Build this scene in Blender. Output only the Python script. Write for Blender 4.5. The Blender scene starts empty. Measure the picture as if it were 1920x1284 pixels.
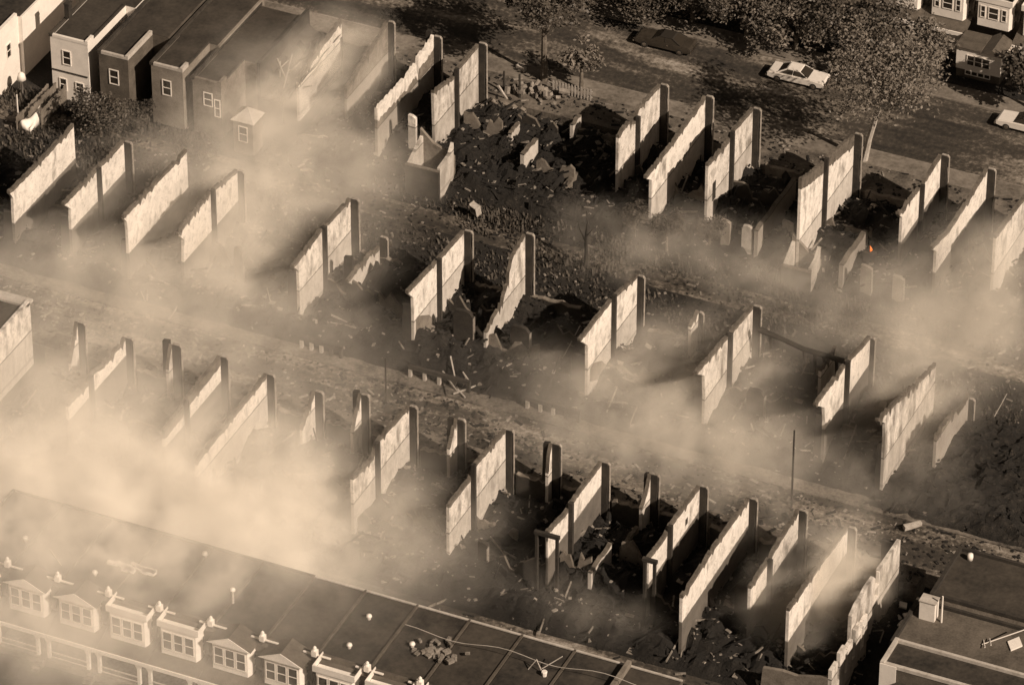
import bpy, bmesh, math, random
from mathutils import Vector, Matrix, noise
from mathutils.geometry import tessellate_polygon
random.seed(7)
SC = bpy.context.scene
COL = SC.collection
R = math.radians

# ------------------------------------------------------------------ camera
FPX, DIST, ELEV = 10000.0, 444.0, R(35.7)
CX, SX = 0.911, 0.413
_n = math.hypot(CX, SX); CX /= _n; SX /= _n
FWD_H = Vector((-SX, CX, 0)); RIGHT = Vector((CX, SX, 0)); UPZ = Vector((0, 0, 1))
VDIR = FWD_H * math.cos(ELEV) - UPZ * math.sin(ELEV)
VUP = FWD_H * math.sin(ELEV) + UPZ * math.cos(ELEV)
CAMLOC = VDIR * -DIST
cam = bpy.data.objects.new('camera', bpy.data.cameras.new('camera'))
COL.objects.link(cam)
cam.matrix_world = Matrix.Translation(CAMLOC) @ Matrix((RIGHT, VUP, -VDIR)).transposed().to_4x4()
cam.data.sensor_width = 36.0
cam.data.lens = 36.0 * FPX / 1920.0
cam.data.clip_start = 1.0
cam.data.clip_end = 6000.0
SC.camera = cam

# ------------------------------------------------------------------ light
SUN_EL, SUN_AZ = R(36), R(-22)          # sun stands over the +X end of the streets
SC.world = bpy.data.worlds.new('World')
SC.world.use_nodes = True
nt = SC.world.node_tree; nt.nodes.clear()
sky = nt.nodes.new('ShaderNodeTexSky'); sky.sky_type = 'NISHITA'; sky.sun_disc = False
sky.sun_elevation = SUN_EL; sky.sun_rotation = R(90) - SUN_AZ
bw = nt.nodes.new('ShaderNodeRGBToBW')
tint = nt.nodes.new('ShaderNodeMix'); tint.data_type = 'RGBA'; tint.blend_type = 'MULTIPLY'
tint.inputs[0].default_value = 1.0; tint.inputs[7].default_value = (1.0, 0.807, 0.625, 1)
bg = nt.nodes.new('ShaderNodeBackground'); bg.inputs[1].default_value = 0.036
wo = nt.nodes.new('ShaderNodeOutputWorld')
nt.links.new(sky.outputs[0], bw.inputs[0]); nt.links.new(bw.outputs[0], tint.inputs[6])
nt.links.new(tint.outputs[2], bg.inputs[0]); nt.links.new(bg.outputs[0], wo.inputs[0])
sd = bpy.data.lights.new('sun', 'SUN'); sd.energy = 4.4; sd.angle = R(0.5); sd.color = (1.0, 0.822, 0.655)
so = bpy.data.objects.new('sun', sd); COL.objects.link(so)
SUNDIR = Vector((math.cos(SUN_EL) * math.cos(SUN_AZ), math.cos(SUN_EL) * math.sin(SUN_AZ), math.sin(SUN_EL)))
so.rotation_euler = SUNDIR.to_track_quat('Z', 'Y').to_euler()
so.location = SUNDIR * 200
SC.view_settings.view_transform = 'Standard'; SC.view_settings.look = 'None'
SC.view_settings.exposure = 0.25; SC.view_settings.gamma = 1.0
SC.cycles.volume_bounces = 2
SC.cycles.max_bounces = 5
SC.cycles.volume_max_steps = 256

# ------------------------------------------------------------------ measuring helpers
def ray(u, v):
    return VDIR + RIGHT * ((u - 960) / FPX) + VUP * ((642 - v) / FPX)
def on(u, v, axis, val):
    d = ray(u, v); t = (val - CAMLOC[axis]) / d[axis]
    return CAMLOC + d * t
def gnd(u, v, z=0.0): return on(u, v, 2, z)

# ------------------------------------------------------------------ materials
def ton(v):
    k = 0.7 if v > .5 else 0.7 + 1.15 * min(1, (.5 - v) / .45)
    return (v, v * (1 - 0.09 * k), v * (1 - 0.19 * k), 1)
class NG:
    def __init__(self, name):
        m = bpy.data.materials.new(name); m.use_nodes = True
        self.m = m; self.t = m.node_tree; self.n = self.t.nodes; self.l = self.t.links
        self.b = self.n['Principled BSDF']; self.out = self.n['Material Output']
    def new(self, typ, **kw):
        o = self.n.new(typ)
        for k, v in kw.items(): setattr(o, k, v)
        return o
    def link(self, a, b): self.l.new(a, b)
    def noise(self, scale, detail=4, rough=0.6, vec=None):
        o = self.new('ShaderNodeTexNoise'); o.inputs['Scale'].default_value = scale
        o.inputs['Detail'].default_value = detail; o.inputs['Roughness'].default_value = rough
        if vec is not None: self.link(vec, o.inputs['Vector'])
        return o.outputs['Fac']
    def ramp(self, fac, stops):
        o = self.new('ShaderNodeValToRGB'); cr = o.color_ramp
        while len(cr.elements) < len(stops): cr.elements.new(0.5)
        for e, (p, c) in zip(cr.elements, stops): e.position = p; e.color = c if isinstance(c, tuple) else (c, c, c, 1)
        self.link(fac, o.inputs[0]); return o.outputs[0]
    def mix(self, fac, a, b, mode='MIX'):
        o = self.new('ShaderNodeMix', data_type='RGBA', blend_type=mode)
        for sock, v in ((o.inputs[0], fac), (o.inputs[6], a), (o.inputs[7], b)):
            if isinstance(v, (int, float, tuple)): sock.default_value = v
            else: self.link(v, sock)
        return o.outputs[2]
    def math(self, op, a, b=None, c=None):
        o = self.new('ShaderNodeMath', operation=op)
        for i, v in enumerate((a, b, c)):
            if v is None: continue
            if isinstance(v, (int, float)): o.inputs[i].default_value = v
            else: self.link(v, o.inputs[i])
        return o.outputs[0]
    def mapping(self, vec, scale):
        o = self.new('ShaderNodeMapping'); o.inputs['Scale'].default_value = scale
        self.link(vec, o.inputs[0]); return o.outputs[0]
    def pos(self): return self.new('ShaderNodeNewGeometry').outputs['Position']
    def col(self, c):
        if isinstance(c, tuple): self.b.inputs['Base Color'].default_value = c
        else: self.link(c, self.b.inputs['Base Color'])
    def bump(self, h, strength=0.5, dist=0.1):
        o = self.new('ShaderNodeBump'); o.inputs['Strength'].default_value = strength; o.inputs['Distance'].default_value = dist
        self.link(h, o.inputs['Height']); self.link(o.outputs[0], self.b.inputs['Normal'])
    def rough(self, r): self.b.inputs['Roughness'].default_value = r

def mottled(name, lo, hi, scale=1.5, rough=0.9, scale2=8.0, bump=0.0, mid=(0.35, 0.7)):
    g = NG(name); p = g.pos()
    a = g.noise(scale, 5, 0.65, p); b = g.noise(scale2, 3, 0.6, p)
    f = g.math('ADD', g.math('MULTIPLY', a, 0.65), g.math('MULTIPLY', b, 0.35))
    g.col(g.ramp(f, [(mid[0], ton(lo)), (mid[1], ton(hi))])); g.rough(rough)
    if bump: g.bump(f, bump, 0.15)
    return g.m

def plaster(name, hi, lo, soot, bare, seed, lowlo=0.20, lowhi=0.5, lowmix=0.55):
    """fire-bared party wall: whitewashed plaster, soot plumes, pocket lines of the burnt floors"""
    g = NG(name); p = g.pos()
    sh = g.new('ShaderNodeMapping'); sh.inputs['Location'].default_value = (seed * 7.3, seed * 3.1, seed)
    g.link(p, sh.inputs[0]); q = sh.outputs[0]
    n1 = g.noise(0.55, 5, 0.6, q); n2 = g.noise(3.5, 4, 0.65, q)
    streak = g.noise(1.0, 3, 0.6, g.mapping(q, (1, 1.1, 0.4)))
    base = g.ramp(g.math('ADD', g.math('MULTIPLY', n1, 0.6), g.math('MULTIPLY', n2, 0.4)), [(0.36, ton(lo)), (0.56, ton(hi))])
    s = g.ramp(g.math('ADD', g.math('MULTIPLY', streak, 0.6), g.math('MULTIPLY', n1, 0.45)), [(0.56 - 0.1 * soot, 0.0), (0.72 - 0.1 * soot, 1.0)])
    c = g.mix(g.math('MULTIPLY', s, 0.8), base, ton(0.10))
    n4 = g.noise(1.5, 6, 0.75, q)
    c = g.mix(g.ramp(n4, [(0.50, 0.0), (0.62, 0.35), (0.74, 0.75)]), c, ton(0.20))
    bb = g.ramp(n2, [(0.60 - 0.08 * bare, 0.0), (0.66 - 0.08 * bare, 1.0)])
    c = g.mix(g.math('MULTIPLY', bb, 0.6), c, ton(0.22))
    sep = g.new('ShaderNodeSeparateXYZ'); g.link(g.new('ShaderNodeTexCoord').outputs['Object'], sep.inputs[0])
    z = sep.outputs[2]; wob = g.math('MULTIPLY', g.math('SUBTRACT', n2, 0.5), 0.22)
    for zz, w, k in ((3.45, 0.075, 0.8), (0.75, 0.16, 0.6)):
        d = g.math('ABSOLUTE', g.math('SUBTRACT', g.math('ADD', z, wob), zz))
        f = g.math('MULTIPLY', g.math('LESS_THAN', d, w), k)
        c = g.mix(f, c, ton(0.07))
    # ground-floor band darkened below the whitewash: soot plus neighbouring walls' shade, painted in
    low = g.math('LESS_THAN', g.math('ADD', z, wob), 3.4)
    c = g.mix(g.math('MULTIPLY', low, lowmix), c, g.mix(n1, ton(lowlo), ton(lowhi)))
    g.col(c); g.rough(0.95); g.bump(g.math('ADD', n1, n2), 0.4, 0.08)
    return g.m

M = {}
M['plaster'] = [plaster('whitewashed_plaster', 0.82, 0.64, 0.25, -0.2, 1), plaster('smoked_plaster', 0.74, 0.44, 0.9, 0.2, 2),
                plaster('flaking_plaster', 0.78, 0.52, 0.55, 0.4, 3),
                plaster('plaster_sooty_shaded_below', 0.80, 0.60, 0.0, -0.2, 4, 0.02, 0.13, 0.92)]  # dark lower storey: soot with the next wall's shadow painted in
M['lit'] = M['plaster'][2]
M['char_shade_wall'] = plaster('charred_shaded_plaster', 0.26, 0.10, 1.2, 0.8, 5)  # char tone; also paints shade and smoke dimming into far-row walls
M['brick'] = mottled('sooty_brick', 0.10, 0.26, 1.2, 0.95, 9.0)
M['soot'] = mottled('burnt_brick', 0.012, 0.05, 1.0, 0.95, 7.0)
M['cope'] = mottled('bare_brick_top', 0.05, 0.19, 1.6, 0.95, 10.0)
M['edge'] = mottled('sunlit_rim_brick', 0.16, 0.42, 2.0, 0.95, 8.0)  # paler than the piers, paints sunlight onto their rims
M['char'] = mottled('charred_timber', 0.012, 0.05, 2.0, 0.9, 9.0)
M['timber'] = mottled('ash_grey_timber', 0.25, 0.55, 2.0, 0.9, 9.0)
M['housebrick'] = mottled('dark_house_brick', 0.06, 0.15, 0.9, 0.92, 11.0)
M['palebrick'] = mottled('pale_house_brick', 0.15, 0.30, 0.9, 0.92, 11.0)
M['white'] = mottled('white_paint', 0.68, 0.86, 0.8, 0.6, 6.0)
M['roof'] = mottled('tar_roof', 0.022, 0.075, 0.45, 0.75, 3.0)
M['roof2'] = mottled('gravel_roof', 0.05, 0.16, 0.4, 0.95, 6.0)
M['roof3'] = mottled('weathered_tar_roof', 0.010, 0.075, 0.35, 0.8, 2.5)
M['slate'] = mottled('slate_shingle', 0.05, 0.13, 1.3, 0.7, 8.0)
M['metal'] = mottled('dull_metal', 0.35, 0.6, 1.0, 0.45, 6.0)
M['bark'] = mottled('bark', 0.07, 0.20, 2.5, 0.95, 9.0)
M['barkpale'] = mottled('pale_bark', 0.30, 0.62, 1.5, 0.9, 7.0)
M['leaf'] = mottled('leaves', 0.07, 0.25, 0.9, 0.6, 5.0)
M['leafd'] = mottled('dark_leaves', 0.035, 0.13, 0.9, 0.6, 5.0)
M['weed'] = mottled('scorched_weeds', 0.02, 0.12, 0.9, 0.8, 5.0)
M['leafp'] = mottled('scorched_pale_leaves', 0.12, 0.32, 0.9, 0.7, 5.0)
M['pave'] = mottled('worn_pavement', 0.07, 0.27, 0.35, 0.9, 3.0)
M['sootpave'] = mottled('ash_covered_pavement', 0.02, 0.22, 0.5, 0.95, 4.0, bump=.6)
M['kerb'] = mottled('kerb_stone', 0.10, 0.30, 0.8, 0.9, 5.0)
def flat(name, c, rough=0.5, metal=0.0):
    g = NG(name); g.col(c); g.rough(rough); g.b.inputs['Metallic'].default_value = metal; return g.m
M['glass'] = flat('window_glass', ton(0.035), 0.12)
M['rubber'] = flat('rubber', ton(0.02), 0.8)
M['chrome'] = flat('chrome', ton(0.7), 0.25, 1.0)
M['carwhite'] = mottled('car_paint_white', 0.66, 0.78, 1.0, 0.35, 4.0)
M['carvinyl'] = flat('black_vinyl_top', ton(0.025), 0.6)
M['cardark'] = mottled('car_paint_dark', 0.03, 0.06, 1.0, 0.3, 4.0)

# ground: trampled ash, cinders and dead grass
g = NG('ash_ground'); p = g.pos()
a = g.noise(0.16, 6, 0.62, p); b = g.noise(1.7, 5, 0.7, p); c3 = g.noise(0.45, 4, 0.6, g.mapping(p, (0.35, 1.3, 1)))
f = g.math('ADD', g.math('ADD', g.math('MULTIPLY', a, 0.45), g.math('MULTIPLY', b, 0.33)), g.math('MULTIPLY', c3, 0.22))
fine = g.noise(6.0, 4, 0.8, p)
f = g.math('ADD', g.math('MULTIPLY', f, 0.72), g.math('MULTIPLY', fine, 0.28))
g.col(g.ramp(f, [(0.42, ton(0.008)), (0.53, ton(0.028)), (0.60, ton(0.10)), (0.69, ton(0.30))])); g.rough(0.97); g.bump(g.math('ADD', b, fine), 1.0, 0.35)
M['ground'] = g.m
g = NG('asphalt'); p = g.pos()
a = g.noise(0.25, 5, 0.6, g.mapping(p, (0.3, 1.4, 1))); b = g.noise(2.2, 5, 0.7, p)
f = g.math('ADD', g.math('MULTIPLY', a, 0.6), g.math('MULTIPLY', b, 0.4))
g.col(g.ramp(f, [(0.40, ton(0.018)), (0.50, ton(0.05)), (0.57, ton(0.17)), (0.65, ton(0.36))])); g.rough(0.9); g.bump(b, 0.4, 0.1)  # pale patches: ash and dirt, plus dappled sunlight painted into the colour
M['road'] = g.m
g = NG('burnt_rubble'); p = g.pos()
a = g.noise(0.35, 5, 0.65, p); b = g.noise(3.2, 5, 0.75, p)
fine = g.noise(7.0, 4, 0.8, p)
f = g.math('ADD', g.math('ADD', g.math('MULTIPLY', a, 0.35), g.math('MULTIPLY', b, 0.4)), g.math('MULTIPLY', fine, 0.25))
g.col(g.ramp(f, [(0.40, ton(0.006)), (0.55, ton(0.015)), (0.64, ton(0.05)), (0.75, ton(0.26))])); g.rough(0.97); g.bump(b, 1.0, 0.3)
M['rubble'] = g.m
g = NG('black_cinders'); p = g.pos(); a = g.noise(1.6, 5, .75, p); b = g.noise(7.0, 4, .8, p)
f = g.math('ADD', g.math('MULTIPLY', a, .55), g.math('MULTIPLY', b, .45))
g.col(g.ramp(f, [(.42, ton(.006)), (.56, ton(.02)), (.66, ton(.09))])); g.rough(.97); g.bump(f, 1.0, .3)
M['cinder'] = g.m
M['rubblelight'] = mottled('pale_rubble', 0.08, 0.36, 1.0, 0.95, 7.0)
M['dirtlawn'] = mottled('bare_lawn', 0.035, 0.20, 0.7, 0.97, 5.0, bump=.8)

# ------------------------------------------------------------------ mesh helpers
def add_box(bm, x0, x1, y0, y1, z0, z1):
    v = [bm.verts.new(p) for p in ((x0,y0,z0),(x1,y0,z0),(x1,y1,z0),(x0,y1,z0),(x0,y0,z1),(x1,y0,z1),(x1,y1,z1),(x0,y1,z1))]
    for q in ((0,3,2,1),(4,5,6,7),(0,1,5,4),(1,2,6,5),(2,3,7,6),(3,0,4,7)): bm.faces.new([v[i] for i in q])
CUBE = [Vector(p) * .5 for p in ((-1,-1,-1),(1,-1,-1),(1,1,-1),(-1,1,-1),(-1,-1,1),(1,-1,1),(1,1,1),(-1,1,1))]
def add_cube(bm, m, mi=0):
    v = [bm.verts.new(m @ p) for p in CUBE]
    for q in ((0,3,2,1),(4,5,6,7),(0,1,5,4),(1,2,6,5),(2,3,7,6),(3,0,4,7)): bm.faces.new([v[i] for i in q]).material_index = mi
def add_prism(bm, poly, axis, a0, a1):
    """polygon in the plane across `axis`, pulled from a0 to a1"""
    def mk(p, a):
        return {0: (a, p[0], p[1]), 1: (p[0], a, p[1]), 2: (p[0], p[1], a)}[axis]
    lo = [bm.verts.new(mk(p, a0)) for p in poly]; hi = [bm.verts.new(mk(p, a1)) for p in poly]
    for tri in tessellate_polygon([[Vector((p[0], p[1], 0)) for p in poly]]):
        try: bm.faces.new([lo[i] for i in tri]); bm.faces.new([hi[i] for i in tri])
        except ValueError: pass
    n = len(poly)
    for i in range(n):
        j = (i + 1) % n; bm.faces.new((lo[i], lo[j], hi[j], hi[i]))
    bmesh.ops.recalc_face_normals(bm, faces=bm.faces)
def add_tube(bm, pts, radii, seg=6):
    rings = []
    for i, p in enumerate(pts):
        p = Vector(p); d = (Vector(pts[min(i + 1, len(pts) - 1)]) - Vector(pts[max(i - 1, 0)])).normalized()
        a = d.orthogonal().normalized(); b = d.cross(a); r = radii[i]
        rings.append([bm.verts.new(p + (a * math.cos(k * 2 * math.pi / seg) + b * math.sin(k * 2 * math.pi / seg)) * r) for k in range(seg)])
    for r0, r1 in zip(rings, rings[1:]):
        for k in range(seg): bm.faces.new((r0[k], r0[(k + 1) % seg], r1[(k + 1) % seg], r1[k]))
    bm.faces.new(rings[0][::-1]); bm.faces.new(rings[-1])
def add_lathe(bm, prof, c, seg=10):
    rings = [[bm.verts.new((c[0] + r * math.cos(k * 2 * math.pi / seg), c[1] + r * math.sin(k * 2 * math.pi / seg), c[2] + z)) for k in range(seg)] for r, z in prof]
    for r0, r1 in zip(rings, rings[1:]):
        for k in range(seg): bm.faces.new((r0[k], r0[(k + 1) % seg], r1[(k + 1) % seg], r1[k]))
    bm.faces.new(rings[0][::-1]); bm.faces.new(rings[-1])
def BM(): return bmesh.new()
def box(*a):
    bm = BM(); add_box(bm, *a); return bm
def origin_of(o):
    v = Vector((0, 0, 0))
    while o: v = v + o.location; o = o.parent
    return v
def obj(name, bm, mat, parent=None, loc=None, world=False, smooth=False):
    """link one mesh object; with world=True the bmesh is in world coordinates and is brought back to its parent's base"""
    off = Vector(loc) if loc is not None else Vector((0, 0, 0))
    if world: off = origin_of(parent) if parent else off
    if world or (loc is not None and parent is None and world): bmesh.ops.translate(bm, verts=bm.verts, vec=-off)
    me = bpy.data.meshes.new(name); bm.to_mesh(me); bm.free()
    for m in (mat if isinstance(mat, (list, tuple)) else [mat]): me.materials.append(m)
    if smooth:
        for pl in me.polygons: pl.use_smooth = True
    o = bpy.data.objects.new(name, me); COL.objects.link(o)
    if parent: o.parent = parent
    elif loc is not None: o.location = loc
    return o
def tag(o, label, cat, group=None, kind='thing'):
    o['label'] = label; o['category'] = cat
    if group: o['group'] = group
    if kind: o['kind'] = kind
    return o
def thing(name, label, cat, loc, group=None, rotz=0.0):
    o = bpy.data.objects.new(name, None); COL.objects.link(o); o.empty_display_size = 0.3
    o.location = loc; o.rotation_euler = (0, 0, rotz); return tag(o, label, cat, group)
def struct(name, bm, mat, kind='structure'):
    o = obj(name, bm, mat); o['kind'] = kind; return o
def dup(root, loc, rotz=None, label=None):
    r = root.copy(); COL.objects.link(r); r.location = loc
    if rotz is not None: r.rotation_euler = (0, 0, rotz)
    if label: r['label'] = label
    for ch in list(root.children):
        c = ch.copy(); COL.objects.link(c); c.parent = r
        for g_ in list(ch.children):
            d = g_.copy(); COL.objects.link(d); d.parent = c
    return r
def w2(name, bm, mat, label, cat, base, group=None):
    """a thing that is one mesh, bmesh given in world coordinates"""
    base = Vector(base); bmesh.ops.translate(bm, verts=bm.verts, vec=-base)
    o = obj(name, bm, mat, None, base); return tag(o, label, cat, group)

# ------------------------------------------------------------------ ground, streets
YA, YB, YC = -19.1, 4.8, 31.4          # building lines: near row street fronts, middle row backs, far row street fronts
def sheet(x0, x1, y0, y1, z):
    bm = BM(); bm.faces.new([bm.verts.new(p) for p in ((x0,y0,z),(x1,y0,z),(x1,y1,z),(x0,y1,z))]); return bm
struct('ground', sheet(-2500, 2500, -2500, 2500, 0), M['ground'])
struct('street', sheet(-300, 300, 39.3, 49.6, 0.004), M['road'])
struct('street', sheet(-300, 300, -14.8, -9.2, 0.004), M['road'])
def slabkerb(name, y0, y1, ks):
    struct(name, box(-300, 300, y0, y1, 0, 0.13), M['pave'])
    struct('kerb', box(-300, 300, ks - 0.16 if ks < y0 + .1 else ks, ks if ks < y0 + .1 else ks + 0.16, 0, 0.136), M['kerb'])
slabkerb('pavement', 35.9, 39.14, 39.14)
slabkerb('pavement', 49.76, 52.0, 49.76)
M['pave'] = M['sootpave']; M['kerb'] = M['sootpave']
slabkerb('pavement', -16.6, -14.96, -14.96)
slabkerb('pavement', -9.04, -7.6, -9.04)
struct('alley', sheet(-300, 300, -36.8, -33.6, 0.004), M['road'])
struct('alley', sheet(-300, 300, 12.2, 15.0, 0.004), M['road'])

struct('terrace', box(-33.9, 43, YA + .36, -16.62, -.2, 1.8), M['dirtlawn'])
struct('terrace', box(-30, 70, YC + .36, 35.86, -.2, 0.9), M['dirtlawn'])
# rubble fields inside the burnt rows
def rubble(x0, x1, y0, y1, top, seed, chunks, step=0.42):
    rnd = random.Random(seed); bm = BM()
    nx, ny = int((x1 - x0) / step), int((y1 - y0) / step); grid = []
    for j in range(ny + 1):
        row = []
        for i in range(nx + 1):
            x, y = x0 + (x1 - x0) * i / nx, y0 + (y1 - y0) * j / ny
            e = min(1, min(i, nx - i, j, ny - j) / 4)
            h = noise.fractal(Vector((x * .35, y * .35, seed)), 0.8, 2.1, 5) * 0.75 + 0.6
            h += 0.35 * max(0, noise.noise(Vector((x * 1.3, y * 1.3, seed + 9))))
            row.append(bm.verts.new((x, y, -0.05 + e * max(0.02, h) * top)))
        grid.append(row)
    for j in range(ny):
        for i in range(nx):
            bm.faces.new((grid[j][i], grid[j][i+1], grid[j+1][i+1], grid[j+1][i]))
    for k in range(chunks // 9):
        x, y = rnd.uniform(x0 + .6, x1 - .6), rnd.uniform(y0 + .6, y1 - .6)
        z = grid[int((y - y0) / (y1 - y0) * ny)][int((x - x0) / (x1 - x0) * nx)].co.z
        t = rnd.random(); rot = Matrix.Translation((x, y, z)) @ Matrix.Rotation(rnd.choice((0, 1.57, rnd.uniform(0, 3.14))), 4, 'Z')
        if t < .45:      # leaning or fallen joists
            m = rot @ Matrix.Rotation(rnd.uniform(-.6, .25), 4, 'Y') @ Matrix.Diagonal((rnd.uniform(1.2, 3.6), .09, .16, 1)); add_cube(bm, m, 1 if rnd.random() < .16 else 0)
        elif t < .6:     # upright shards of brickwork
            w, h = rnd.uniform(.15, .6), rnd.uniform(.25, 1.0)
            vv = [bm.verts.new(rot @ Vector(p)) for p in ((-w, 0, -.4), (w, 0, -.4), (w, 0, h * rnd.uniform(.1, .7)), (w * rnd.uniform(-.2, .5), 0, h), (-w, 0, h * rnd.uniform(.2, .8)))]
            v2 = [bm.verts.new(q.co + rot.to_3x3() @ Vector((0, .22, 0))) for q in vv]
            bm.faces.new(vv); bm.faces.new(v2[::-1])
            for a_ in range(5): bm.faces.new((vv[a_], v2[a_], v2[(a_ + 1) % 5], vv[(a_ + 1) % 5]))
        else:            # tumbled slabs of plaster and board
            m = rot @ Matrix.Rotation(rnd.uniform(-.5, .5), 4, 'X') @ Matrix.Diagonal((rnd.uniform(.3, .8), rnd.uniform(.25, .6), .07, 1)); add_cube(bm, m, 1 if rnd.random() < .25 else 0)
    for k in range(chunks):
        x, y = rnd.uniform(x0 + .5, x1 - .5), rnd.uniform(y0 + .5, y1 - .5)
        i, j = int((x - x0) / (x1 - x0) * nx), int((y - y0) / (y1 - y0) * ny)
        z = grid[j][i].co.z
        s = rnd.uniform(.08, .27); l = s * rnd.choice((1, 1, 1.2, 1.4, 2, 5))
        m = Matrix.Translation((x, y, z)) @ Matrix.Rotation(rnd.uniform(0, 6.28), 4, 'Z') @ Matrix.Rotation(rnd.uniform(-.5, .5), 4, 'Y') @ Matrix.Diagonal((l, s * .5 if l > 2 * s else s, s * rnd.uniform(.2, .7), 1))
        add_cube(bm, m, 1 if rnd.random() < .2 else 0)
    return bm
o = struct('rubble', rubble(-34, 43, -34.2, -18.8, 1.7, 1, 5200), [M['rubble'], M['rubblelight']], 'stuff')
o = struct('rubble', rubble(-62, 35.6, -8.0, 6.0, 1.7, 2, 6400), [M['rubble'], M['rubblelight']], 'stuff')
o = struct('rubble', rubble(34.2, 60, -9.2, 6.5, 0.95, 6, 900, .3), [M['cinder'], M['rubble']], 'stuff')
o = struct('rubble', rubble(-30, 60, 17.5, 31.7, 1.6, 3, 7200), [M['rubble'], M['rubblelight']], 'stuff')
def litter(x0, x1, y0, y1, n, seed, zz=0.0):
    rnd = random.Random(seed); bm = BM()
    for k in range(n):
        x, y = rnd.uniform(x0, x1), rnd.uniform(y0, y1); s = rnd.uniform(.06, .22); l = s * rnd.choice((1, 1.3, 1.3, 2, 4))
        m = Matrix.Translation((x, y, zz + s * .2)) @ Matrix.Rotation(rnd.uniform(0, 6.28), 4, 'Z') @ Matrix.Rotation(rnd.uniform(-.3, .3), 4, 'X') @ Matrix.Diagonal((l, s, s * .6, 1))
        add_cube(bm, m, 1 if rnd.random() < .25 else 0)
    return bm
struct('debris', litter(-45, 60, -16.5, -6.5, 3600, 11), [M['rubble'], M['rubblelight']], 'stuff')
struct('debris', litter(-60, 60, 5.5, 18, 2600, 12), [M['rubble'], M['rubblelight']], 'stuff')
struct('debris', litter(-30, 60, 32.0, 35.8, 700, 13, .9), [M['rubble'], M['rubblelight']], 'stuff')
struct('debris', litter(-33, 43, -18.6, -16.7, 420, 15, 1.8), [M['rubble'], M['rubblelight']], 'stuff')
struct('debris', litter(-34, 45, -41, -31.5, 500, 14), [M['rubble'], M['rubblelight']], 'stuff')

def scorch(cx, cy, rx, ry, z, seed):
    bm = BM(); n = 64; ring = []
    for k in range(n):
        a = k / n * 2 * math.pi; d = Vector((math.cos(a), math.sin(a), 0))
        q = 1 + .35 * noise.noise(d * 1.7 + Vector((seed * 5.1, 0, 0))) + .22 * noise.noise(d * 6 + Vector((seed * 3.3, 2, 0)))
        ring.append(bm.verts.new((cx + d.x * rx * q, cy + d.y * ry * q, z)))
    c = bm.verts.new((cx, cy, z))
    for k in range(n): bm.faces.new((c, ring[k], ring[(k + 1) % n]))
    return bm
for k, (u, v, rx, ry) in enumerate(((1130, 1130, 13, 3.2), (1420, 1210, 12, 3.0), (930, 715, 7, 3.0), (1840, 920, 10, 5), (960, 640, 9, 3.5), (1560, 1190, 6, 3))):
    q = gnd(u, v); struct('scorched_ground', scorch(q.x, q.y, rx, ry, .009 + .004 * k, k + 1), M['cinder'])
def weeds(rects, seed):
    rnd = random.Random(seed); bm = BM()
    for (x0, x1, y0, y1, n, h) in rects:
        for k in range(n):
            x, y = rnd.uniform(x0, x1), rnd.uniform(y0, y1)
            if noise.noise(Vector((x * .28, y * .28, 4))) < rnd.uniform(-.35, .35): continue
            a = rnd.uniform(0, 6.28); w = rnd.uniform(.04, .13); hh = h * rnd.uniform(.3, 1.3); t = rnd.uniform(-.25, .25)
            dx, dy = math.cos(a) * w, math.sin(a) * w
            bm.faces.new([bm.verts.new(p) for p in ((x - dx, y - dy, 0), (x + dx, y + dy, 0), (x + dx * .6 + t, y + dy * .6 - t, hh), (x - dx * .6 + t, y - dy * .6 - t, hh * .8))])
    return bm
struct('weeds', weeds([(-60, 60, 6.5, 12.2, 9000, .3), (-60, 60, 15.0, 17.4, 4000, .32), (-12, 26, 12, 20, 6000, .4), (-60, -34, 8, 17, 5000, .35), (-20, 60, -41, -37, 5000, .3), (-34, 60, -33.4, -31.6, 2600, .28)], 5), M['weed'], 'stuff')
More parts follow.
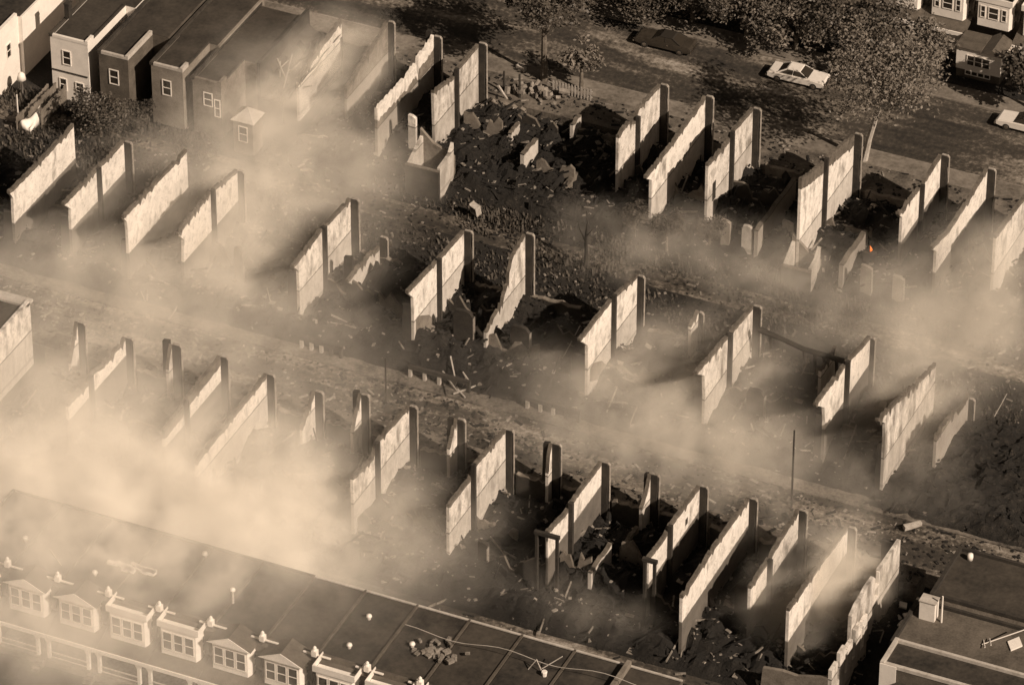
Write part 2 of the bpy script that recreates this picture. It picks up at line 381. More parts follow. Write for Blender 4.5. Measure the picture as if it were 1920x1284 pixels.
# ------------------------------------------------------------------ burnt party walls
TH = 0.25
def ragged(pts, amp, rnd, step=0.28):
    out = []
    for (y0, z0), (y1, z1) in zip(pts, pts[1:]):
        L = math.hypot(y1 - y0, z1 - z0); n = max(1, int(L / step))
        for k in range(n):
            t = k / n; j = 0 if (k == 0 and not out) else rnd.uniform(-amp, amp * 0.25) - (amp * 2.6 if rnd.random() < .10 else 0)
            out.append((y0 + (y1 - y0) * t, z0 + (z1 - z0) * t + j))
    out.append(pts[-1]); return out
def party_wall(label, group, line, a, top, end=(), chim=None, pier=None, left=None, low=0.0, rag=0.12, mat=0, band=0.3, frontpier=None, pier_z=(0, None), capmat='cope', hole=None, hearth=None):
    """a: pixel of the top corner on the building line `line`; top/end: pixels along the wall's top edge and down its far end;
    all of them are carried to this wall's own plane, then built at real size with thickness"""
    rnd = random.Random(int(a[0] * 31 + a[1]))
    A0 = on(a[0], a[1], 1, line); X = A0.x
    P = [(A0.y, A0.z)] + [tuple(on(u, v, 0, X)[1:]) for u, v in top]
    E = [tuple(on(u, v, 0, X)[1:]) for u, v in end]
    root = thing('party_wall', label, 'wall', (X, A0.y, 0), group)
    T = ragged(P, rag, rnd)
    ylast = E[-1][0] if E else P[-1][0]
    Eb = [(y, z - (band if i == 0 else 0)) for i, (y, z) in enumerate(E)]
    Tb = [(y, max(0.2, z - band)) for y, z in T]
    body = Tb + (E if E else []) + [(ylast, -0.3), (A0.y, -0.3)]
    bm = BM(); add_prism(bm, body, 0, X - TH, X)
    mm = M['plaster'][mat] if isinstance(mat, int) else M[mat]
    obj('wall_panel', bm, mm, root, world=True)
    capp = T + Tb[::-1]
    bm = BM(); add_prism(bm, capp, 0, X - TH - .02, X + .025)
    obj('parapet', bm, M[capmat] if isinstance(capmat, str) else M['plaster'][capmat], root, world=True)
    if chim:
        for cu, cv in (chim if isinstance(chim, list) else [chim]):
            c = on(cu, cv, 0, X)
            bm = box(X + .002, X + 0.36, c.y - 0.16, c.y + 0.16, 0, c.z + 0.22)
            obj('chimney_breast', bm, M['soot'], root, world=True)  # dark on every face, the unlit return's shade put into the colour
    s = 1 if line != YB else 1
    if pier:
        w, zt, zb = pier
        zt = A0.z + zt
        bm = BM(); poly = [(X + .003, zb), (X + w, zb), (X + w, zt - 0.16), (X + w - 0.08, zt), (X + .003, zt)]
        poly = poly[:2] + [(X + w + rnd.uniform(-.11, .05), zb + (zt - .2 - zb) * t) for t in (.2, .35, .5, .65, .8)] + poly[2:]
        add_prism(bm, poly, 1, A0.y - 0.02, A0.y + 0.32)
        pr_ = obj('pier', bm, M['soot'], root, world=True)
        bm = BM(); add_prism(bm, [(X + w + .062, zb), (X + w + .10, zb), (X + w + .10, zt - .15), (X + w - .06, zt + .04), (X + .01, zt + .04), (X + .01, zt + .004), (X + w - .08, zt + .004), (X + w + .062, zt - .19)], 1, A0.y + .1, A0.y + 0.34)
        obj('painted_sunlit_rim', bm, M['edge'], root, world=True)  # pale strip painting the sunlit rim of the pier
    if left:
        w, zt, zb = left; zt = A0.z + zt
        bm = BM(); add_prism(bm, [(X - TH - w, zb), (X - TH - .003, zb), (X - TH - .003, zt), (X - TH - w + .1, zt - .1)], 1, A0.y - 0.02, A0.y + 0.32)
        obj('pier', bm, M['soot'], root, world=True)
    if frontpier:                                   # stub of the facade left standing at the far end
        wl, zt = frontpier; ye = E[-1][0] if E else P[-1][0]
        bm = BM(); add_prism(bm, [(X - TH - wl, 0), (X - TH - .003, 0), (X - TH - .003, zt), (X - TH - wl + .15, zt - .15)], 1, ye - 0.02, ye + 0.3)
        obj('facade_stub', bm, M['soot'], root, world=True)
    if hole:
        for (u0, v0, u1, v1) in hole:
            p0, p1 = on(u0, v0, 0, X), on(u1, v1, 0, X)
            bm = box(X + .003, X + .03, min(p0.y, p1.y), max(p0.y, p1.y), min(p0.z, p1.z), max(p0.z, p1.z))
            obj('opening', bm, M['char'], root, world=True)  # dark panel on the wall face, painting in the hole's shade
    if hearth:
        hp = [tuple(on(u, v, 0, X)[1:]) for u, v in hearth]; bm = BM(); add_prism(bm, hp, 0, X + .003, X + .05)
        obj('hearth', bm, M['brick'], root, world=True)
    return X
GA, GB, GC = 'party walls of the near burnt row', 'party walls of the middle burnt row', 'party walls of the far burnt row'
PA = (0.56, -0.15, 0.0); LA = (0.55, -0.25, 0.0)
XA = []
def wa(label, a, top, **k): XA.append(party_wall(label, GA, YA, a, top, **k))
wa('short tapering wall stub in haze, just right of the pale end house', (145,603), [(139,640),(133,677)], pier=PA, band=.3, rag=.2)
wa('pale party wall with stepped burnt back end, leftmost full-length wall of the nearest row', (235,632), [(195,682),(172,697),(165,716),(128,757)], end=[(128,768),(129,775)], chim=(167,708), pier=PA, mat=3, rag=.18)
wa('bright wall sliver between two dark piers, in haze between two full-length pale walls', (322,645), [(318,668),(316,690)], pier=(.7,-.1,0), left=(.7,.2,0), band=.2, rag=.15, mat=1)
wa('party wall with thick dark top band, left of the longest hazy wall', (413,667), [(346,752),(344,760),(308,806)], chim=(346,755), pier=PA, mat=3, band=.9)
wa('longest pale party wall fading into bright smoke at its back end', (500,700), [(377,852),(370,866)], pier=PA, mat=0, band=.35)
wa('small triangular wall stub between a hook-shaped dark pier and haze, below the street middle left', (590,733), [(580,765),(567,803)], pier=(.6,-.1,0), left=(.3,-.2,0), band=.2, rag=.2)
wa('narrow bright wall sliver between dark piers, left of the wall with bright back panel', (677,738), [(670,770),(662,810)], pier=PA, left=(.6,.1,0), band=.15, rag=.2)
wa('tall pale party wall with chimney slot and bright lower back panel, facing the hazy lot', (767,760), [(706,828),(700,856),(662,894)], chim=(704,832), pier=PA, mat=2)
wa('leaning sliver of white wall held between two dark facade piers', (857,784), [(851,806),(843,840)], pier=PA, left=(.7,-.2,0), band=.15, rag=.2)
wa('tall stained party wall with chimney slot and low white back, middle of nearest row', (948,804), [(890,870),(881,897),(842,946)], chim=(884,873), pier=PA, left=(.5,-.5,3.6), mat=2, rag=.14)
wa('thin white wall stub between dark piers, above the burnt black lot', (1035,831), [(1031,850),(1028,885)], pier=(.65,-.1,0), left=(.6,-.1,2.4), band=.15, rag=.2)
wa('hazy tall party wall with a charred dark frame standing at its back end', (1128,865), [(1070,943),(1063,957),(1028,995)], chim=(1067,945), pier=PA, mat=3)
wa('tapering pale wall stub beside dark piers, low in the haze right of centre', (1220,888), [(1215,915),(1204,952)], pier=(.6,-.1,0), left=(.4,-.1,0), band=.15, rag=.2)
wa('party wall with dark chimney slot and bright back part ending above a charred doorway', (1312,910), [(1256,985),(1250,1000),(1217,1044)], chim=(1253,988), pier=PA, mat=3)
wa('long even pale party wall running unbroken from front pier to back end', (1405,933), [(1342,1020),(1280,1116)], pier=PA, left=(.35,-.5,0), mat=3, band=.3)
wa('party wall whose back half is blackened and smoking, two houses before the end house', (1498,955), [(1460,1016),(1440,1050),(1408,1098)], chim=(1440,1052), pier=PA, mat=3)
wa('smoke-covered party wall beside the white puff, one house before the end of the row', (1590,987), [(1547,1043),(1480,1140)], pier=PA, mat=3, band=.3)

def wb(label, a, top, **k): party_wall(label, GB, YB, a, top, **k)
FE = lambda x, y: None
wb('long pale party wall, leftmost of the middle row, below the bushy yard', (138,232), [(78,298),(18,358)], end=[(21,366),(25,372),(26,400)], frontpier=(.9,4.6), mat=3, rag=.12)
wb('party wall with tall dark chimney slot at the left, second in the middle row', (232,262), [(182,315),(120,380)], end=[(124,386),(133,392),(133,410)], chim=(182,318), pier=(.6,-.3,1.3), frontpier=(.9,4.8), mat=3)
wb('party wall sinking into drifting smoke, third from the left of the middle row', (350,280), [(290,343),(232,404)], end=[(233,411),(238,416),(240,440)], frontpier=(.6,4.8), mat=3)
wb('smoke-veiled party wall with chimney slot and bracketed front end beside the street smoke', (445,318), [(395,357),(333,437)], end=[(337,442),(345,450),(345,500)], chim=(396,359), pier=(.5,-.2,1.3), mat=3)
wb('bright party wall with chimney slot beside the low broken wall, left of the black lots', (657,372), [(606,425),(550,497)], end=[(553,502),(560,508),(561,530)], chim=(605,428), pier=(.62,-.1,1.3), frontpier=(.9,5.2), mat=2)
wb('tall clean white party wall beside the blackest lot, low arched hearth at its front', (870,432), [(821,486),(765,545)], end=[(767,552),(775,558),(776,590)], hearth=[(780,625),(780,600),(786,592),(804,590),(812,598),(812,622)], chim=(820,488), pier=(.65,-.1,1.3), frontpier=(.9,5.2), mat=0, rag=.05)
wb('white wall broken off along a steep curved diagonal, standing over the blackest lot', (985,440), [(979,450),(961,480),(955,508),(953,530),(944,555),(930,588),(912,622)], pier=(.65,.05,1.3), mat=2, rag=.28, band=.12)
wb('pale party wall with chimney slot and arched hearth opening, right of the blackest lot', (1195,515), [(1152,553),(1088,635)], end=[(1092,641),(1102,648),(1102,690)], hearth=[(1106,715),(1107,690),(1113,680),(1128,676),(1136,684),(1136,708)], chim=(1148,556), pier=(.5,-.2,1.3), frontpier=(1.3,4.8), mat=0)
wb('thin remnant of party wall almost lost in smoke, right of the wall with the hearth', (1310,582), [(1304,592),(1296,610)], mat=0, band=.2, rag=.2, pier=(.3,-.3,1.3))
wb('party wall with chimney slot rising from thick smoke, left of the charred hanging beam', (1412,573), [(1368,625),(1306,696)], end=[(1310,702),(1321,704),(1322,740)], chim=(1366,628), pier=(.6,-.1,1.3), mat=2)
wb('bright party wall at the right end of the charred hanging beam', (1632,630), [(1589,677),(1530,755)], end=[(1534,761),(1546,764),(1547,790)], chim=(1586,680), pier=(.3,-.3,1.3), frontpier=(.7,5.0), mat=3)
wb('streaked party wall wrapped in rising smoke near the right edge', (1755,680), [(1712,722),(1647,784)], end=[(1650,790),(1660,793),(1660,815)], frontpier=(.5,5.0), mat=1, rag=.2)
wb('jagged last piece of party wall at the right, standing over black ground', (1817,738), [(1808,758),(1799,772),(1790,768),(1757,812)], end=[(1755,845)], mat='char_shade_wall', rag=.3, band=.12, pier=(.4,-.6,0))
wb('bright spike of broken wall beneath the charred hanging beam', (1568,648), [(1556,668),(1540,694)], mat=0, band=.12, rag=.25)
wb('small leaning bright wall scrap at the left hanging stub of the beam', (1536,690), [(1530,704),(1522,716)], mat=0, band=.12, rag=.25)
# low broken wall between two tall ones
wb('low sloping wall stub with dark back pier, between two tall bright walls', (712,462), [(693,474),(653,524)], end=[(655,530),(666,537)], pier=(.6,.9,1.0), frontpier=(.9,4.4), mat=2, rag=.2)

def wc(label, a, top, **k): party_wall(label, GC, YC, a, top, **k)
PC = (0.62, -0.2, 0.0)
wc('bright hazy party wall next to the collapsed house roofs at the top', (640,35), [(600,88),(560,148)], mat=0, band=.4, rag=.2)
wc('faint party wall seen through smoke, second from the collapsed roofs', (727,42), [(690,100),(650,165)], mat='char_shade_wall', rag=.25, band=.3, pier=(.5,0,0))  # dark plaster paints in the dimming by smoke
wc('ragged party wall, dark and shaded below a bright broken top edge, with a black pier', (813,66), [(790,100),(763,143),(735,172),(707,203)], pier=PC, left=(.6,.3,0), mat='char_shade_wall', rag=.3, band=1.25, capmat=0)  # dark body and white top band: shade and sunlight painted as colour
wc('tall grey-white party wall with broad black pier, left of the open debris lots', (897,83), [(857,130),(853,142),(813,170)], chim=(853,132), pier=(.65,.05,0), mat=1, rag=.12, end=[(815,240)])
wc('bright party wall with broken notched top, first right of the debris lots', (1238,158), [(1198,200),(1192,226),(1178,228),(1160,254)], chim=(1193,222), pier=(.62,-.1,0), mat=2, rag=.2)
wc('long whitewashed party wall without chimney slot, second right of the debris lots', (1323,180), [(1265,262),(1212,330)], end=[(1214,336),(1222,338)], pier=(.6,-.1,0), mat=0, rag=.1)
wc('party wall with chimney slot, burnt hole and bracket end, third right of the debris lots', (1412,202), [(1372,248),(1366,264),(1328,307)], chim=(1370,250), pier=(.6,-.15,0), left=(.4,.1,3), mat=2, rag=.14, hole=[(1336,345,1341,370)])
wc('very tall bright party wall with thick brick top, before the pale-trunked tree', (1602,253), [(1549,296),(1543,306),(1503,335)], chim=(1546,300), pier=(.6,.05,0), mat=0, band=1.1, rag=.15)
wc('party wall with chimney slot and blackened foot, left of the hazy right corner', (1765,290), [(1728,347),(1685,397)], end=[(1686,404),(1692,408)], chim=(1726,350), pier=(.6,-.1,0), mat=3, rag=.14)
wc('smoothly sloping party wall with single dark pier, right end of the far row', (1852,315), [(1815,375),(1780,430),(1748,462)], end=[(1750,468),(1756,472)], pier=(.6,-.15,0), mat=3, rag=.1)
wc('last party wall cut by the right edge of the view, far row', (1945,340), [(1905,390),(1868,442)], pier=(.7,-.1,0), mat=2)

# end house shell of the near row: party wall with windows in its standing side wall
root = thing('ruined_end_house', 'burnt-out end house with white windowed side wall, right end of the nearest row', 'house', (41.65, YA, 0))
bm = BM(); add_prism(bm, [(YA, -.2), (YA, 6.1), (-21.5, 6.2), (-23.7, 6.35), (-23.7, 3.9), (-24.75, 3.9), (-24.75, 6.5), (-26.3, 6.6), (-27.6, 6.35), (-28.2, 6.45), (-29.4, 6.0), (-29.4, -.2)], 0, 41.35, 41.65)
obj('side_wall', bm, M['plaster'][1], root, world=True)
bm = BM()
for (y0, y1, z0, z1) in ((-26.8, -27.6, 0, 4.5), (-27.6, -28.2, 0, 2.0), (-27.6, -28.2, 4.0, 4.4), (-28.2, -29.3, 0, 4.7), (-29.3, -29.9, 0, 2.2), (-29.9, -30.9, 0, 4.3), (-30.9, -31.4, 0, 2.0), (-30.9, -31.4, 3.9, 4.2), (-31.4, -32.5, 0, 4.8), (-32.5, -33.0, 0, 2.3), (-33.0, -34.2, 0, 4.4)):
    add_box(bm, 41.70, 42.0, y1, y0, z0, z1)
obj('side_wall', bm, M['plaster'][2], root, world=True)
for X_, y0, y1, z0, z1 in ((41.35, -24.75, -23.7, 3.9, 6.3), (41.70, -28.2, -27.6, 2.0, 4.0)):
    bm = BM()
    for a0, a1, b0, b1 in ((y0 + .003, y0 + .12, z0 + .003, z1), (y1 - .12, y1 - .003, z0 + .003, z1), (y0 + .12, y1 - .12, z0 + .003, z0 + .12), (y0 + .12, y1 - .12, (z0 + z1) / 2, (z0 + z1) / 2 + .08)):
        add_box(bm, X_ + .1, X_ + .36, a0, a1, b0, b1)
    obj('window_frame', bm, M['white'], root, world=True)
bm = BM(); add_prism(bm, [(36.2, 0), (41.69, 0), (41.69, 3.6), (39.2, 2.9), (38.0, 3.0), (36.4, 2.8)], 1, -34.2, -33.9)
obj('rear_wall', bm, M['brick'], root, world=True)
bm = BM(); add_box(bm, 40.1, 41.33, YA - .02, YA + .3, 0, 5.6); obj('pier', bm, M['soot'], root, world=True)

# low front walls between the piers
def low_wall(x0, x1, y, z, label, group, mat='soot', t=0.34):
    rnd = random.Random(int(x0 * 100)); top = [(x0 + (x1 - x0) * k / 8, z + rnd.uniform(-.18, .1)) for k in range(9)]
    bm = BM(); add_prism(bm, top + [(x1, 0), (x0, 0)], 1, y, y + t)
    root = thing('low_wall', label, 'wall', ((x0 + x1) / 2, y, 0), group)
    obj('masonry', bm, M[mat], root, world=True)
    bm = BM(); add_prism(bm, [(a, b + .003) for a, b in top] + [(a, b - .10) for a, b in top[::-1]], 1, y - .03, y + t + .03)
    obj('sill_course', bm, M['brick'], root, world=True)
ordn = ['first', 'second', 'third', 'fourth', 'fifth', 'sixth', 'seventh', 'eighth', 'ninth', 'tenth', 'eleventh', 'twelfth', 'thirteenth', 'fourteenth', 'fifteenth', 'sixteenth', 'seventeenth']
XA2 = XA + [41.65]
for i, (x0, x1) in enumerate(zip(XA2, XA2[1:])):
    low_wall(x0 + .95, x1 - .45, YA, 2.3, 'low burnt front wall across the %s house plot from the left, nearest ruined row' % ordn[i], 'low front walls of the near row')
for i, (x0, x1, z) in enumerate(((-16.2, -12.6, 1.5), (-5.6, -2.4, 1.3), (-0.5, 4.1, 1.6), (10.2, 13.6, 1.3))):
    low_wall(x0, x1, YB, z, 'low broken back wall %s of the middle row' % ['beside the low sloping stub', 'behind the blackest lot', 'right of the diagonally broken wall', 'right of the wall with the hearth'][i], 'low back walls of the middle row')
for i, (x0, x1, z) in enumerate(((9.9, 13.4, 1.4), (19.2, 23.6, 1.2), (-16.2, -13.0, .9), (27.2, 29.6, 1.2))):
    low_wall(x0, x1, YC, z, 'low broken front wall %s of the far row' % ['right of the burnt-hole wall', 'right of the very tall bright wall', 'beside the broad black pier', 'between the last two full walls'][i], 'low front walls of the far row', mat='brick')

rc = random.Random(77)
def cross_wall(x0, x1, y, h, label, group, mat):
    n = 9; top = [(x0 + (x1 - x0) * k / n, max(.5, h * (1 + .5 * noise.noise(Vector((x0 + k * .9, y, 1.7)))) + rc.uniform(-.25, .2))) for k in range(n + 1)]
    cut = rc.randrange(2, 7); top[cut] = (top[cut][0], top[cut][1] * .55); top[cut + 1] = (top[cut + 1][0], top[cut + 1][1] * .5)
    root = thing('cross_wall', label, 'wall', ((x0 + x1) / 2, y, 0), group)
    bm = BM(); add_prism(bm, top + [(x1, -.2), (x0, -.2)], 1, y, y + .25); obj('masonry', bm, M[mat], root, world=True)
    bm = BM(); add_prism(bm, [(a, b + .05) for a, b in top] + [(a, b + .004) for a, b in top[::-1]], 1, y + .02, y + .24); obj('broken_top', bm, M['cope'], root, world=True)
for i, (x0, x1) in enumerate(zip(XA2, XA2[1:])):
    if i in (0, 15): continue
    cross_wall(x0 + .02, x1 - TH - .02 - rc.choice((0, 0, 1.2)), (-25.2, -29.0, -27.2)[i % 3] + rc.uniform(-.4, .4), rc.uniform(1.5, 2.7), 'low charred cross wall inside the %s house plot from the left, nearest ruined row' % ordn[i], 'cross walls of the near row', ('brick', 'soot', 'brick')[i % 3])
for i, (x0, x1, y, h, lab) in enumerate(((-17.1, -12.5, -.6, 1.9, 'behind the low sloping stub'), (-11.8, -7.0, -1.0, 2.2, 'between the low sloping stub and the hearth wall'), (-6.4, -1.9, 1.2, 1.7, 'in the blackest lot'), (-1.5, 3.6, -2.6, 2.0, 'right of the diagonally broken wall'),
        (4.0, 8.8, .2, 2.1, 'left of the pale wall with the arched hearth'), (9.4, 14.0, -1.6, 1.8, 'right of the pale wall with the arched hearth'), (20.0, 24.5, -1.0, 2.0, 'under the charred hanging beam'), (30.2, 35.0, -2.0, 1.9, 'left of the streaked smoking wall'), (-43.5, -39.2, -.4, 2.0, 'between the two leftmost walls'), (-27.6, -23, -1, 2.1, 'right of the bracketed smoky wall'))):
    cross_wall(x0, x1, y, h, 'low charred cross wall, middle row, ' + lab, 'cross walls of the middle row', ('soot', 'brick')[i % 2])
for i, (x0, x1, y, h, lab) in enumerate(((-16.9, -13.2, 27.0, 1.9, 'right of the tall grey-white wall'), (-12.6, -8.8, 29.0, 1.7, 'middle of the open debris lots'), (-8.2, -4.6, 23.2, 1.8, 'front of the open debris lots'), (.1, 3.7, 25.6, 2.1, 'right of the notched bright wall'), (4.4, 8.1, 24.2, 2.2, 'left of the burnt-hole wall'),
        (8.8, 13.2, 26.4, 2.3, 'right of the burnt-hole wall'), (18.3, 22.4, 24.6, 2.0, 'right of the tallest bright wall'), (26.2, 29.6, 25.4, 2.1, 'left of the smoothly sloping wall'), (30.5, 34.4, 26.4, 2.0, 'at the right edge'))):
    cross_wall(x0, x1, y, h, 'low charred cross wall, far row, ' + lab, 'cross walls of the far row', ('brick', 'soot')[i % 2])
# lone standing slabs of facade
def slab(label, uv0, uv1, y, arch=True, mat='soot', th=.34, zb=0.0, rim=True, cat='wall', name='facade_slab', group='standing facade slabs'):
    y = gnd(uv1[0], uv1[1], 0.9).y if y is None else y
    p0, p1 = on(*uv0, 1, y), on(*uv1, 1, y)      # top-left, bottom-right corners on its own plane
    x0, x1, z1 = p0.x, on(uv1[0], uv0[1], 1, y).x, p0.z
    z0 = zb; w = x1 - x0
    poly = [(x0, z0), (x1, z0), (x1, z1 - .55), (x1 - .18 * w, z1 - .12), (x1 - .45 * w, z1), (x0 + .12 * w, z1 - .06), (x0, z1 - .5)] if arch else [(x0, z0), (x1, z0), (x1 + .05, z1 - .25), (x0 + .6 * w, z1 - .05), (x0, z1)]
    root = thing(name, label, cat, ((x0 + x1) / 2, y, 0), group)
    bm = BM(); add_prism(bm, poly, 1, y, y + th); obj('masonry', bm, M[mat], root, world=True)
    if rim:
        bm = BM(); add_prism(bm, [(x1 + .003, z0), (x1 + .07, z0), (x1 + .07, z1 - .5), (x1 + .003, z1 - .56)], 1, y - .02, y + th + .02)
        obj('painted_sunlit_rim', bm, M['rubblelight'], root, world=True)  # pale strip stands in for sunlight on the slab's right edge
slab('black standing facade slab with bright sunlit broken right edge, in the blackest lot', (850,578), (886,645), None)
slab('round-topped black facade slab with rims lit on both sides, foot of the diagonally broken wall', (957,608), (992,668), None)
slab('round-shouldered dark facade slab standing alone in smoke', (1400,727), (1433,790), None)
slab('pale hook-rimmed facade slab dissolving in smoke, beside the street smoke', (438,463), (453,530), None, mat='brick')
slab('short dark post of wall with white side, edge of the near black lot', (896,1014), (912,1070), None, arch=False)
slab('dark slab of wall beneath the long even pale wall at the right', (1378,1098), (1412,1170), None, arch=False)
slab('grey brick door-high slab with darker cap, below the orange flame', (1614,497), (1634,545), None, arch=False, mat='brick', group='pale slabs by the far alley')
slab('grey peeling door-high slab, left of the hazy right corner', (1674,517), (1694,558), None, arch=False, mat='palebrick', group='pale slabs by the far alley')

slab('bright broken white post of wall, foot of the low dark sunlit-topped wall', (1391,422), (1411,470), None, mat='lit', rim=False, group='broken white posts')
slab('grey thin post of wall in the smoke below the burnt-hole wall', (1352,412), (1368,456), None, arch=False, mat='palebrick', rim=False, group='broken white posts')
slab('small bright wall piece with notched foot, left of the tallest bright wall foot', (1467,414), (1485,446), None, arch=False, mat='lit', rim=False, group='broken white posts')
slab('pale upright wall piece in shade, below the ragged shaded wall', (765,216), (778,286), None, arch=False, mat='lit', rim=False, group='broken white posts')
# charred door frames standing at the back of the near row
def doorframe(label, u0, u1, v, y, zt_off=0):
    p0, p1 = on(u0, v, 1, y), on(u1, v, 1, y); x0, x1 = p0.x, p1.x; z1 = p0.z
    root = thing('charred_doorway', label, 'doorway', ((x0 + x1) / 2, y, 0), 'charred frames behind the near row')
    for x in (x0, x1 - .22):
        obj('post', box(x, x + .22, y, y + .25, 0, z1), M['char'], root, world=True)
    obj('lintel', box(x0 - .1, x1 + .1, y - .03, y + .28, z1 + .002, z1 + .3), M['char'], root, world=True)
doorframe('large charred frame with light showing through, behind the hazy wall', 1003, 1046, 1001, -30.2)
doorframe('small charred frame over a bright opening, behind the wall with the bright back part', 1206, 1229, 1052, -30.4)

# low rear walls of the near row
def low_y_wall(label, pts, plane_z, thick, mat, name='low_wall', group=None, h=None):
    """low wall running along Y: two pixels of its top edge at height plane_z"""
    a, b = gnd(*pts[0], plane_z), gnd(*pts[1], plane_z); X = a.x
    rnd = random.Random(int(pts[0][0])); n = 8
    top = [(a.y + (b.y - a.y) * k / n, plane_z + rnd.uniform(-.15, .12)) for k in range(n + 1)]
    root = thing(name, label, 'wall', (X, (a.y + b.y) / 2, 0), group)
    bm = BM(); add_prism(bm, top + [(b.y, 0), (a.y, 0)], 0, X - thick, X); obj('masonry', bm, M[mat] if isinstance(mat, str) else mat, root, world=True)
    bm = BM(); add_prism(bm, [(p, q + .004) for p, q in top] + [(p, q - .12) for p, q in top[::-1]], 0, X - thick - .02, X + .02); obj('top_course', bm, M['cope'], root, world=True)
low_y_wall('low white wall stub in the black lot behind the near row', [(1147,1019), (1097,1069)], 2.6, .3, M['plaster'][0], group='low walls behind the near row')
low_y_wall('low dark wall stub fading into shade behind the near row', [(1198,985), (1160,1025)], 2.0, .3, 'brick', group='low walls behind the near row')
low_y_wall('low dark side wall with a sunlit top, left of the very tall bright wall', [(1493,335), (1413,430)], 3.2, .35, 'char_shade_wall', group='low dark walls of the far row')
low_y_wall('low dark side wall with a sunlit top, beside the orange flame', [(1628,430), (1566,492)], 2.6, .4, 'char_shade_wall', group='low dark walls of the far row')
low_y_wall('short bright piece of wall in the open debris lots, far row', [(1009,258), (988,292)], 2.6, .35, M['plaster'][0], group='wall pieces in the debris lots')
low_y_wall('small bright spike of wall beside the broken brick edge, far row', [(1090,215), (1078,235)], 2.4, .3, M['plaster'][2], group='wall pieces in the debris lots')
low_y_wall('thin pale leaning wall piece left of the tall grey-white wall foot', [(975,230), (968,252)], 2.0, .3, M['plaster'][2], group='wall pieces in the debris lots')
low_y_wall('narrow low ridge of wall slanting across the grey lot below the debris, far row', [(1085,322), (1045,380)], 1.0, .4, 'brick', group='wall pieces in the debris lots')
low_y_wall('second narrow ridge of wall in the grey lot, nearer the notched bright wall', [(1140,290), (1100,330)], 1.0, .4, 'brick', group='wall pieces in the debris lots')

# two roofless brick rooms left between the middle and far rows
def room(label, cx, cy, w, d, h, mat_w, gable=False):
    root = thing('roofless_room', label, 'ruin', (cx, cy, 0), 'roofless rooms by the alley')
    x0, x1, y0, y1 = cx - w / 2, cx + w / 2, cy - d / 2, cy + d / 2
    obj('front_wall', box(x0, x1, y0, y0 + .3, 0, h - .25), M['soot'], root, world=True)
    bm = BM(); add_prism(bm, [(y0 + .302, 0), (y1 - .302, 0), (y1 - .302, h + 1.0), (y1 - 1.0, h + .2), (y0 + .302, h)], 0, x1 - .3, x1); obj('side_wall', bm, M[mat_w] if isinstance(mat_w, str) else mat_w, root, world=True)
    bm = BM(); add_prism(bm, [(y0 + .302, 0), (y1 - .302, 0), (y1 - .302, h + .9), (y0 + .302, h - .3)], 0, x0, x0 + .3); obj('side_wall', bm, M['plaster'][1], root, world=True)
    bm = BM(); add_prism(bm, [(x0, 0), (x1, 0), (x1, h - .5), (x1 - .8, h - .1), (x0 + 1.2, h + .4), (x0, h + 1.6)], 1, y1 - .3, y1); obj('rear_wall', bm, M['brick'], root, world=True)
    obj('front_coping', box(x0 - .02, x1 + .02, y0 - .02, y0 + .32, h - .248, h - .18), M['cope'], root, world=True)
q = gnd(821, 380); room('roofless brick room with one pale corner, at the foot of the tall grey-white wall', q.x - 1.6, q.y + 1.9, 3.2, 3.4, 3.2, M['plaster'][1])
q = gnd(1515, 555); room('roofless room with white inner corner beside the smoke, under the very tall bright wall', q.x - 1.3, q.y + 1.6, 2.6, 2.6, 2.4, M['plaster'][1])

# little outhouse with pyramid roof in the smoke
q = gnd(455, 292); root = thing('brick_bay', 'lone brick bay with pale pyramid roof and white window, left standing in the smoke', 'ruin', (q.x, q.y + 1.2, 0))
obj('wall', box(-.95, .95, -.95, .95, 0, 3.4), M['palebrick'], root)
bm = BM(); v = [bm.verts.new(p) for p in ((-1.15,-1.15,3.41),(1.15,-1.15,3.41),(1.15,1.15,3.41),(-1.15,1.15,3.41),(0,0,4.4))]
for qd in ((0,1,4),(1,2,4),(2,3,4),(3,0,4)): bm.faces.new([v[i] for i in qd])
bm.faces.new((v[3], v[2], v[1], v[0])); obj('roof', bm, M['metal'], root)
def window(parent, x, y, z, w, h, frame='white', depth=.08, mull=1, axis=1, sgn=-1, bars=True):
    """window on a wall face: frame ring standing proud, panes inside; axis 1 = in an XZ wall, axis 0 = in a YZ wall"""
    t = .075; fb = BM(); gb = BM()
    def bx(b, a0, a1, z0, z1, d0, d1):
        if axis == 1: add_box(b, a0, a1, min(y + sgn*d0, y + sgn*d1), max(y + sgn*d0, y + sgn*d1), z0, z1)
        else: add_box(b, min(x + sgn*d0, x + sgn*d1), max(x + sgn*d0, x + sgn*d1), a0, a1, z0, z1)
    c = x if axis == 1 else y
    bx(fb, c - w/2, c - w/2 + t, z, z + h, .003, depth); bx(fb, c + w/2 - t, c + w/2, z, z + h, .003, depth)
    bx(fb, c - w/2 + t, c + w/2 - t, z, z + t, .003, depth); bx(fb, c - w/2 + t, c + w/2 - t, z + h - t, z + h, .003, depth)
    if bars: bx(fb, c - w/2 + t, c + w/2 - t, z + h*.5 - .03, z + h*.5 + .03, .02, depth - .01)
    for k in range(1, mull): bx(fb, c - w/2 + w*k/mull - .06, c - w/2 + w*k/mull + .06, z + t, z + h - t, .012, depth + .01)
    bx(gb, c - w/2 + t, c + w/2 - t, z + t, z + h - t, .003, .018)
    f_ = obj('window', fb, M[frame], parent); obj('pane', gb, M['glass'], f_); return f_
window(root, 0, -.95, 1.3, .9, 1.6)

